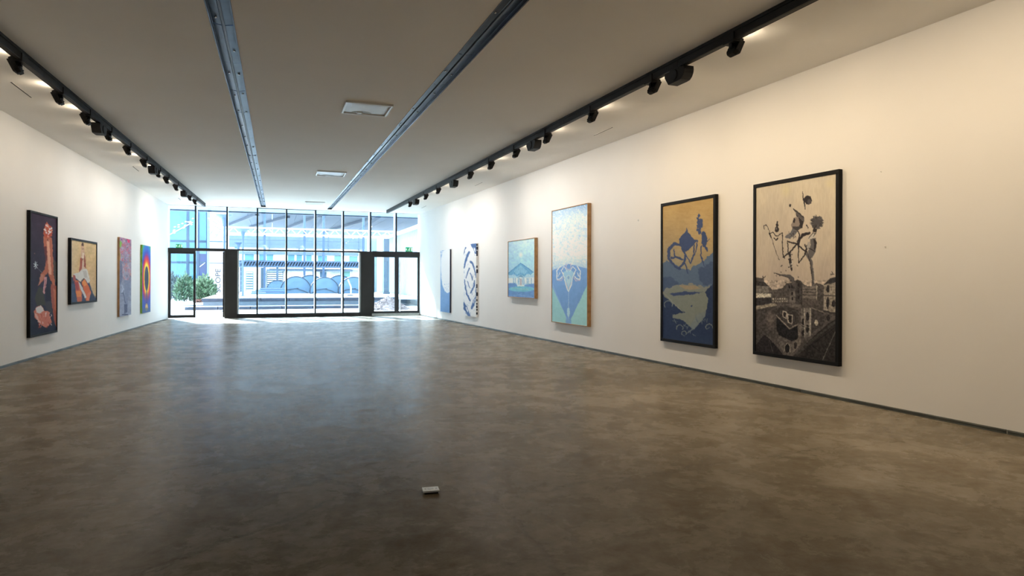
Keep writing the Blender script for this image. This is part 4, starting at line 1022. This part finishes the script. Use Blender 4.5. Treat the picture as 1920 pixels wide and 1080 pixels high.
for k in range(5):
    a = gp(374.5 + k * 1.6, 499 - k * 1.1); MB().bar((a.x - gx0, -.05, a.z - .07), (a.x - gx0 + .14, -.05, a.z + .10), .10, .03).build('graffiti_mark', 'truss', r)
MB().span((gx1 - gx0, -.4, 0), (gx1 - gx0 + .32, .1, 11.5)).build('corner_column', 'bluecol', r)

# white banner wall with lettering
YW = 54.0
a, b = on_y(393, 500, YW), on_y(428, 500, YW)
r = thing('banner_wall', 'white banner wall lettered SCOPE beside the blue column', 'banner', (a.x, YW, 0))
z_ = lambda py: on_y(405, py, YW).z
for p0_, p1_ in ((562, 494), (492.5, 453.5), (452, 396)):
    MB().span((0, 0, max(0, z_(p0_))), (b.x - a.x, .12, z_(p1_))).build('banner_panel', 'banner', r)
for py in (493.2, 452.8): MB().span((0, -.03, z_(py) - .035), (b.x - a.x, .1, z_(py) + .035)).build('banner_rail', 'bluepost', r)
for k in range(9):
    zz = z_(402 + k * 5.2); pts = [(x * (b.x - a.x) / 14, zz + .10 * math.sin(x * 1.1 + k * 1.7)) for x in range(15)]
    m = MB()
    for i in range(14):
        if (i + k) % 5 != 4: m.bar((pts[i][0], -.01, pts[i][1]), (pts[i + 1][0], -.01, pts[i + 1][1]), .03, .045)
    m.build('wave_relief', 'corr', r)
fc = bpy.data.curves.new('lettering', 'FONT'); fc.body = 'SCOPE'; fc.extrude = .02
bl, tl = on_y(413.5, 549, YW), on_y(413.5, 504.5, YW)
fc.size = 1.0; ft = bpy.data.objects.new('lettering', fc); COL.objects.link(ft); ft.parent = r; fc.materials.append(M['letter'])
bpy.context.view_layer.update()
dx_ = max(ft.dimensions.x, .01); k_ = (tl.z - bl.z) / dx_
ft.scale = (k_, k_ * .85, 1)
ft.matrix_parent_inverse = Matrix()
ft.location = (bl.x - a.x, -.03, bl.z)
ft.rotation_euler = (math.pi / 2, -math.pi / 2, 0)
ft['label'] = 'dark lettering reading upwards'

# shrubs
def shrub(px0, px1, pyt, pyb, Y, mat, label, nleaf, mulch=False):
    a, b = on_y(px0, pyb, Y), on_y(px1, pyb, Y); zt = on_y((px0 + px1) / 2, pyt, Y).z; zb = 0.0 if Y < 49 else PT
    r = thing('leafy_shrub', label, 'shrub', ((a.x + b.x) / 2, Y, zb), group='shrubs in the courtyard bed')
    w, h = (b.x - a.x) / 2, zt - zb
    rg = random.Random(px0); m = MB()
    for k in range(nleaf):
        u = rg.uniform(-1, 1); top = h * (1 - .45 * u * u) * rg.uniform(.75, 1.05); z = top * rg.random() ** .8
        p = Vector((u * w, rg.uniform(-.6, .6), z)); d = Vector((rg.gauss(0, .5) + u * .5, rg.gauss(0, .4), rg.uniform(.3, 1))).normalized()
        L = rg.uniform(.16, .36); s = d.cross(Vector((rg.gauss(0, 1), rg.gauss(0, 1), .2))).normalized() * L * .16
        m.add([p, p + d * L * .5 + s, p + d * L, p + d * L * .5 - s], [(0, 1, 2, 3)])
    me = m.mesh('foliage'); me.materials.append(M[mat]); f = obj('foliage', me, r); f['kind'] = 'stuff'
    for k in range(7):
        x = rg.uniform(-.7, .7) * w; MB().cyl((x, 0, 0), (x + rg.uniform(-.2, .2), rg.uniform(-.2, .2), h * .7), .025, .01, n=6).build('stem', 'stem', r)
    if mulch:
        m = MB()
        for k in range(160): m.box((rg.uniform(-.9, 1.05) * w, rg.uniform(-.9, -.3), rg.uniform(.02, .16)), (.14, .10, .06), Matrix.Rotation(rg.uniform(0, 3), 3, 'Z'))
        q = m.build('bark_mulch', 'mulch', r); q['kind'] = 'stuff'
shrub(300, 338, 513, 561, 48.0, 'leafb', 'grey-green shrub at the far left edge of the glass', 1500)
shrub(332, 363, 516, 560, 45.0, 'leafa', 'dense shrub just left of the open doorway frame', 1300)
shrub(366, 400, 519, 558, 43.5, 'leafa', 'bright green shrub seen through the open doorway', 1300, True)
shrub(384, 401, 530, 557, 50.0, 'leafb', 'low spiky shrub at the left foot of the white banner', 600, True)

# big roof with rafters, truss and posts
ZR = 7.0
def rz(px, py): return on_z(px, py, ZR)
r = thing('canopy_roof', 'broad grey-blue hall roof with dark rafters behind the truss', 'roof', (0, 0, ZR))
ya, yb = 56.0, 90.0
xs = np.linspace(-6, 24, 16)
for i in range(15): MB().span((xs[i], ya, 0), (xs[i + 1] - .03, yb, .12)).build('roof_sheet', 'roof', r)
for p, q in (((428, 421), (482, 399)), ((538, 426), (600, 402)), ((612, 432), (694, 408)), ((470, 424), (540, 404))):
    u, v = rz(*p), rz(*q); MB().bar((u.x, u.y, -.12), (v.x, v.y, -.12), .35, .22).build('rafter', 'rafter', r)
MB().span((-6, ya - .1, -.25), (24, ya + .1, .2)).build('roof_edge', 'rafter', r)
YT = 52.0
def tp(px, py): return on_y(px, py, YT)
zt0, zt1 = tp(560, 440.5).z, tp(560, 429.5).z
x0, x1 = tp(415, 430).x, tp(745, 430).x
r = thing('roof_truss', 'long white zigzag steel truss under the hall roof', 'truss', (x0, YT, 0))
L = x1 - x0
for z in (zt0, zt1): MB().span((0, -.05, z - .055), (L, .05, z + .055)).build('chord', 'truss', r)
n = 32; dx = L / n; hh = zt1 - zt0
up_ = MB().bar((0, 0, 0), (dx, 0, hh), .07, .07, up=(0, 1, 0)).mesh('web_bar'); up_.materials.append(M['truss'])
dn_ = MB().bar((0, 0, hh), (dx, 0, 0), .07, .07, up=(0, 1, 0)).mesh('web_bar'); dn_.materials.append(M['truss'])
for i in range(n):
    o = obj('web_bar', up_ if i % 2 else dn_, r); o.location = (i * dx, 0, zt0)
for px, lab in ((496, 'first'), (571, 'second'), (607, 'third'), (682, 'fourth')):
    c = tp(px, 500)
    r = thing('roof_post', 'thin blue steel post under the hall roof, %s from the left' % lab, 'post', (c.x, YT + .25, PT), group='thin posts under the hall roof')
    MB().span((-.08, -.08, 0), (.08, .08, ZR - PT)).build('shaft', 'bluepost', r)
    MB().span((-.16, -.16, 0), (.16, .16, .04)).build('foot_plate', 'bluepost', r)

# white building behind
YBK = 54.0
def bp_(px, py): return on_y(px, py, YBK)
bx0, bx1 = bp_(424, 500).x, bp_(748, 500).x
r = thing('white_hall', 'white building with rails and cyan windows under the hall roof', 'building', (bx0, YBK, 0))
MB().span((0, 0, PT), (bx1 - bx0, .4, bp_(570, 443).z)).build('front_wall', 'bldg', r)
def rect(x0, y0, x1, y1, d, name, mat):
    u, v = bp_(x0, y1), bp_(x1, y0); return MB().span((u.x - bx0, -d, max(PT, u.z)), (v.x - bx0, .0, v.z)).build(name, mat, r)
for q, mt in (((459, 477, 476, 489), 'panec'), ((486, 477, 498, 490), 'panec'), ((500, 477, 512, 489), 'panec'), ((540, 478, 552, 490), 'panec'), ((556, 478, 566, 490), 'panec'), ((574, 478, 584, 489), 'panec'), ((596, 480, 613, 492), 'panec'), ((627, 480, 642, 491), 'paneg'), ((655, 481, 670, 492), 'paneg'),
              ((461, 509, 475, 548), 'panec'), ((600, 510, 612, 521), 'drum'), ((645, 509, 656, 519), 'paneg'), ((660, 508, 676, 520), 'banner'), ((440, 446, 446, 466), 'panec'), ((620, 511, 638, 521), 'banner')):
    w_ = rect(*q, .06, 'window', mt)
for y0 in (447.6, 455, 461.5, 474.6): rect(430, y0, 690, y0 + 1.5, .25, 'rail', 'darkline')
for x0 in (504, 560, 615, 672): rect(x0, 444, x0 + 1.4, 476, .28, 'rail_post', 'darkline')
rect(505, 500, 690, 504, .5, 'pipe', 'truss'); rect(500, 506, 660, 508, .4, 'pipe', 'darkline')
rect(489, 502, 496, 549, .3, 'pier', 'column'); rect(592, 505, 610, 509, .6, 'beam', 'rafter')
for k in range(8): rect(501, 508 + k * 3.7, 530, 510.2 + k * 3.7, .22, 'louvre', 'truss')
rect(500, 506, 531, 540, .05, 'louvre_back', 'drum')
for k in range(8): rect(462, 510 + k * 4.6, 474, 512.6 + k * 4.6, .2, 'shutter_slat', 'truss')

# lattice walkway
YLA = 50.0
c0, c1 = on_y(448, 500, YLA), on_y(688, 500, YLA)
r = thing('lattice_walkway', 'grey-blue steel lattice walkway in front of the white building', 'walkway', (c0.x, YLA, 0))
za, zb_ = on_y(570, 500.5, YLA).z, on_y(570, 490.5, YLA).z; Lw = c1.x - c0.x
for z in (za, zb_): MB().span((0, -.2, z - .05), (Lw, .2, z + .05)).build('chord', 'lattice', r)
MB().span((0, .15, za), (Lw, .2, zb_)).build('mesh_panel', 'lattice', r)
n = 46; dx = Lw / n
wb = MB().bar((0, 0, 0), (dx, 0, zb_ - za), .05, .05, up=(0, 1, 0)).mesh('web_bar'); wb.materials.append(M['bluepost'])
for i in range(n): o = obj('web_bar', wb, r); o.location = (i * dx, -.18, za)
for px in (452, 520, 588, 640, 686):
    x = on_y(px, 500, YLA).x - c0.x; MB().span((x - .07, -.07, PT), (x + .07, .07, za)).build('leg', 'lattice', r)

# ladder at the left of the hall
c = on_y(451.5, 556, 44.0); r = thing('steel_ladder', 'pale steel ladder leaning upright beside the lamp post', 'ladder', (c.x, 44.0, PT))
zt = on_y(451.5, 470, 44.0).z - PT
for s in (-1, 1): MB().span((s * .12 - .02, -.02, 0), (s * .12 + .02, .02, zt)).build('stile', 'truss', r)
for k in range(int(zt / .28)): MB().span((-.12, -.02, .2 + k * .28), (.12, .02, .24 + k * .28)).build('rung', 'darkline', r)

# low arched shells in a row
def shell(px, rpx, Y, label):
    c = on_y(px, 540, Y); R = rpx / F * (c - CAM_P).length * .96; zc = .16 * R
    r = thing('arched_shell', label, 'arched shell', (c.x, Y, PT), group='low pale blue arched shells on the platform')
    a0 = -math.asin(.16); N_ = 30; ang = [a0 + (math.pi - 2 * a0) * k / N_ for k in range(N_ + 1)]
    pt = lambda f, t, y: (R * f * math.cos(t), y, max(0, zc + R * f * math.sin(t)))
    MB().prism([pt(.95, t, 0) for t in ang], (0, .06, 0)).build('end_panel', 'drum', r)
    m = MB()
    for k in range(N_):
        m.hexa([pt(f, t, y) for y in (-.03, .5) for f, t in ((.95, ang[k]), (1.0, ang[k]), (1.0, ang[k + 1]), (.95, ang[k + 1]))])
    m.build('shell_rim', 'drumrim', r)
    MB().cyl((.1 * R, -.03, zc + .18 * R), (.1 * R, .0, zc + .18 * R), R * .05, n=12).build('knob', 'drumrim', r)
    m = MB(); q = [(-.9 * R, .02), (-.55 * R, .26 * R), (0, .34 * R), (.45 * R, .20 * R), (.8 * R, .02)]
    for i in range(4): m.bar((q[i][0], -.012, q[i][1]), (q[i + 1][0], -.012, q[i + 1][1]), .03, .07, up=(0, 1, 0))
    m.build('curved_line', 'drumrim', r)
shell(555, 28, 42.5, 'low pale blue arched shell on the platform, left of three in front')
shell(609, 27, 41.9, 'low pale blue arched shell on the platform, middle of three in front')
shell(663, 28, 41.3, 'low pale blue arched shell on the platform, right of three in front')
shell(520, 20, 45.5, 'small blue arched shell behind the left one of the front three')
shell(582, 29, 44.9, 'blue arched shell half hidden between left and middle front shells')
shell(637, 29, 44.3, 'blue arched shell half hidden between middle and right front shells')
# low boards
r = thing('board_stack', 'stack of slate blue boards on the platform left of the arched shells', 'boards', (on_y(505, 548, 41).x, 41, PT))
for k in range(4): MB().box((random.uniform(-.2, .2), 0, .05 + k * .09), (2.0 - k * .2, .6, .07), Matrix.Rotation(random.uniform(-.06, .06), 3, 'Z')).build('board', 'bluepost' if k % 2 else 'drum', r)

# tap stand near the right panel
c = on_y(658, 556, 36); r = thing('bent_pipe', 'white bent pipe standing on the platform before the right arched shell', 'pipe', (c.x, 36, PT))
hz = on_y(658, 524, 36).z - PT
MB().cyl((0, 0, 0), (0, 0, hz * .55), .035, n=10).build('lower_pipe', 'truss', r)
MB().cyl((0, 0, hz * .55), (-.16, 0, hz), .035, n=10).build('upper_pipe', 'truss', r)
MB().span((-.2, -.12, 0), (.12, .12, .06)).build('foot', 'rafter', r)

# right hand side: column, side wall, rear fence and gravel
YC = 40.0
a, b = on_y(719, 500, YC), on_y(729, 500, YC); zt = on_y(724, 448, YC).z
r = thing('square_column', 'blue-grey square column behind the right glass door', 'column', ((a.x + b.x) / 2, YC, PT))
w_ = (b.x - a.x) / 2
MB().span((-w_, -w_, 0), (w_, w_, zt - PT)).build('shaft', 'column', r, bevel=.01)
MB().span((-w_ - .04, -w_ - .04, 0), (w_ + .04, w_ + .04, .12)).build('plinth', 'column', r)
r = thing('floodlight', 'small yellow-white floodlight on top of the square column', 'floodlight', (on_y(721, 446, YC).x, YC, zt))
MB().box((0, -.02, .14), (.30, .10, .18), Matrix.Rotation(.3, 3, 'X')).build('head', 'flood', r, bevel=.01)
MB().span((-.02, -.02, 0), (.02, .02, .1)).build('bracket', 'mull', r)
def corrugated(p0, p1, z0, z1, pitch, depth):
    p0, p1 = Vector(p0), Vector(p1); d = (p1 - p0); L = d.length; d.normalize(); s = Vector((d.y, -d.x, 0))
    n = int(L / pitch) * 4; vs, fs = [], []
    for i in range(n + 1):
        k = i % 4; off = (0, 0, depth, depth)[k]; q = p0 + d * (L * i / n) + s * off
        vs += [(q.x, q.y, z0), (q.x, q.y, z1), (q.x + s.x * .0 - s.x * .06, q.y - s.y * .06, z0), (q.x - s.x * .06, q.y - s.y * .06, z1)]
    for i in range(n):
        a, b = 4 * i, 4 * i + 4
        fs += [(a, b, b + 1, a + 1), (a + 2, a + 3, b + 3, b + 2), (a + 1, b + 1, b + 3, a + 3), (a, a + 2, b + 2, b)]
    return MB().add(vs, fs)
r = thing('side_shed', 'pale ribbed shed wall running back on the right of the courtyard', 'shed', (0, 0, 0))
corrugated((7.25, 46.5, 0), (7.25, 26.8, 0), 0, 4.05, .36, .05).build('ribbed_wall', 'corr', r)
MB().span((7.0, 26.8, 4.05), (7.6, 46.4, 4.2)).build('eave', 'truss', r)
MB().span((7.30, 26.8, 0), (11, 46.5, 4.0)).build('shed_body', 'corr', r)
r = thing('ribbed_fence', 'pale blue ribbed fence behind the square column', 'fence', (0, 0, PT))
corrugated((on_y(684, 500, 46.6).x, 46.6, 0), (6.88, 46.6, 0), 0, 4.2 - PT + .05, .30, .045).build('ribbed_sheet', 'corr', r)
for px in (690, 708): x = on_y(px, 500, 46.5).x; MB().span((x - .05, 46.42, 0), (x + .05, 46.53, 4.2 - PT)).build('fence_post', 'whitefin', r)
# gravel heap
a, b = on_z(701, 583, 0), on_z(752, 583, 0); cx, cy = (a.x + b.x) / 2 + .25, 30.3
r = thing('gravel_heap', 'loose heap of pinkish gravel outside the right glass door', 'gravel', (cx, cy, 0))
m = MB(); nr, nt_ = 10, 30; hgt, rad = .62, 1.05
pts = [(0, 0, hgt)]
for i in range(1, nr + 1):
    for k in range(nt_):
        q = i / nr; an = 2 * math.pi * k / nt_; rr = rad * q * (1 + .12 * math.sin(3 * an) + random.uniform(-.03, .03)); pts.append((rr * math.cos(an) * 1.0, rr * math.sin(an) * .8, -.02 + hgt * (1 - q) ** 1.1 + random.uniform(-.015, .015)))
fs = [(0, 1 + k, 1 + (k + 1) % nt_) for k in range(nt_)]
for i in range(nr - 1):
    for k in range(nt_): fs.append((1 + i * nt_ + k, 1 + (i + 1) * nt_ + k, 1 + (i + 1) * nt_ + (k + 1) % nt_, 1 + i * nt_ + (k + 1) % nt_))
m.add(pts, fs); m.build('heap_body', 'gravel', r)
m = MB()
for k in range(900):
    q = math.sqrt(random.random()) * 1.08; an = random.uniform(0, 6.28); z = max(0, hgt * max(0, 1 - q) ** 1.1); s = random.uniform(.02, .06)
    m.box((rad * q * math.cos(an), rad * q * math.sin(an) * .8, z + s * .2), (s, s * random.uniform(.6, 1), s * .8), Matrix.Rotation(random.uniform(0, 3), 3, 'Z') @ Matrix.Rotation(random.uniform(0, 3), 3, 'X'))
q = m.build('stones', 'gravel', r); q['kind'] = 'stuff'
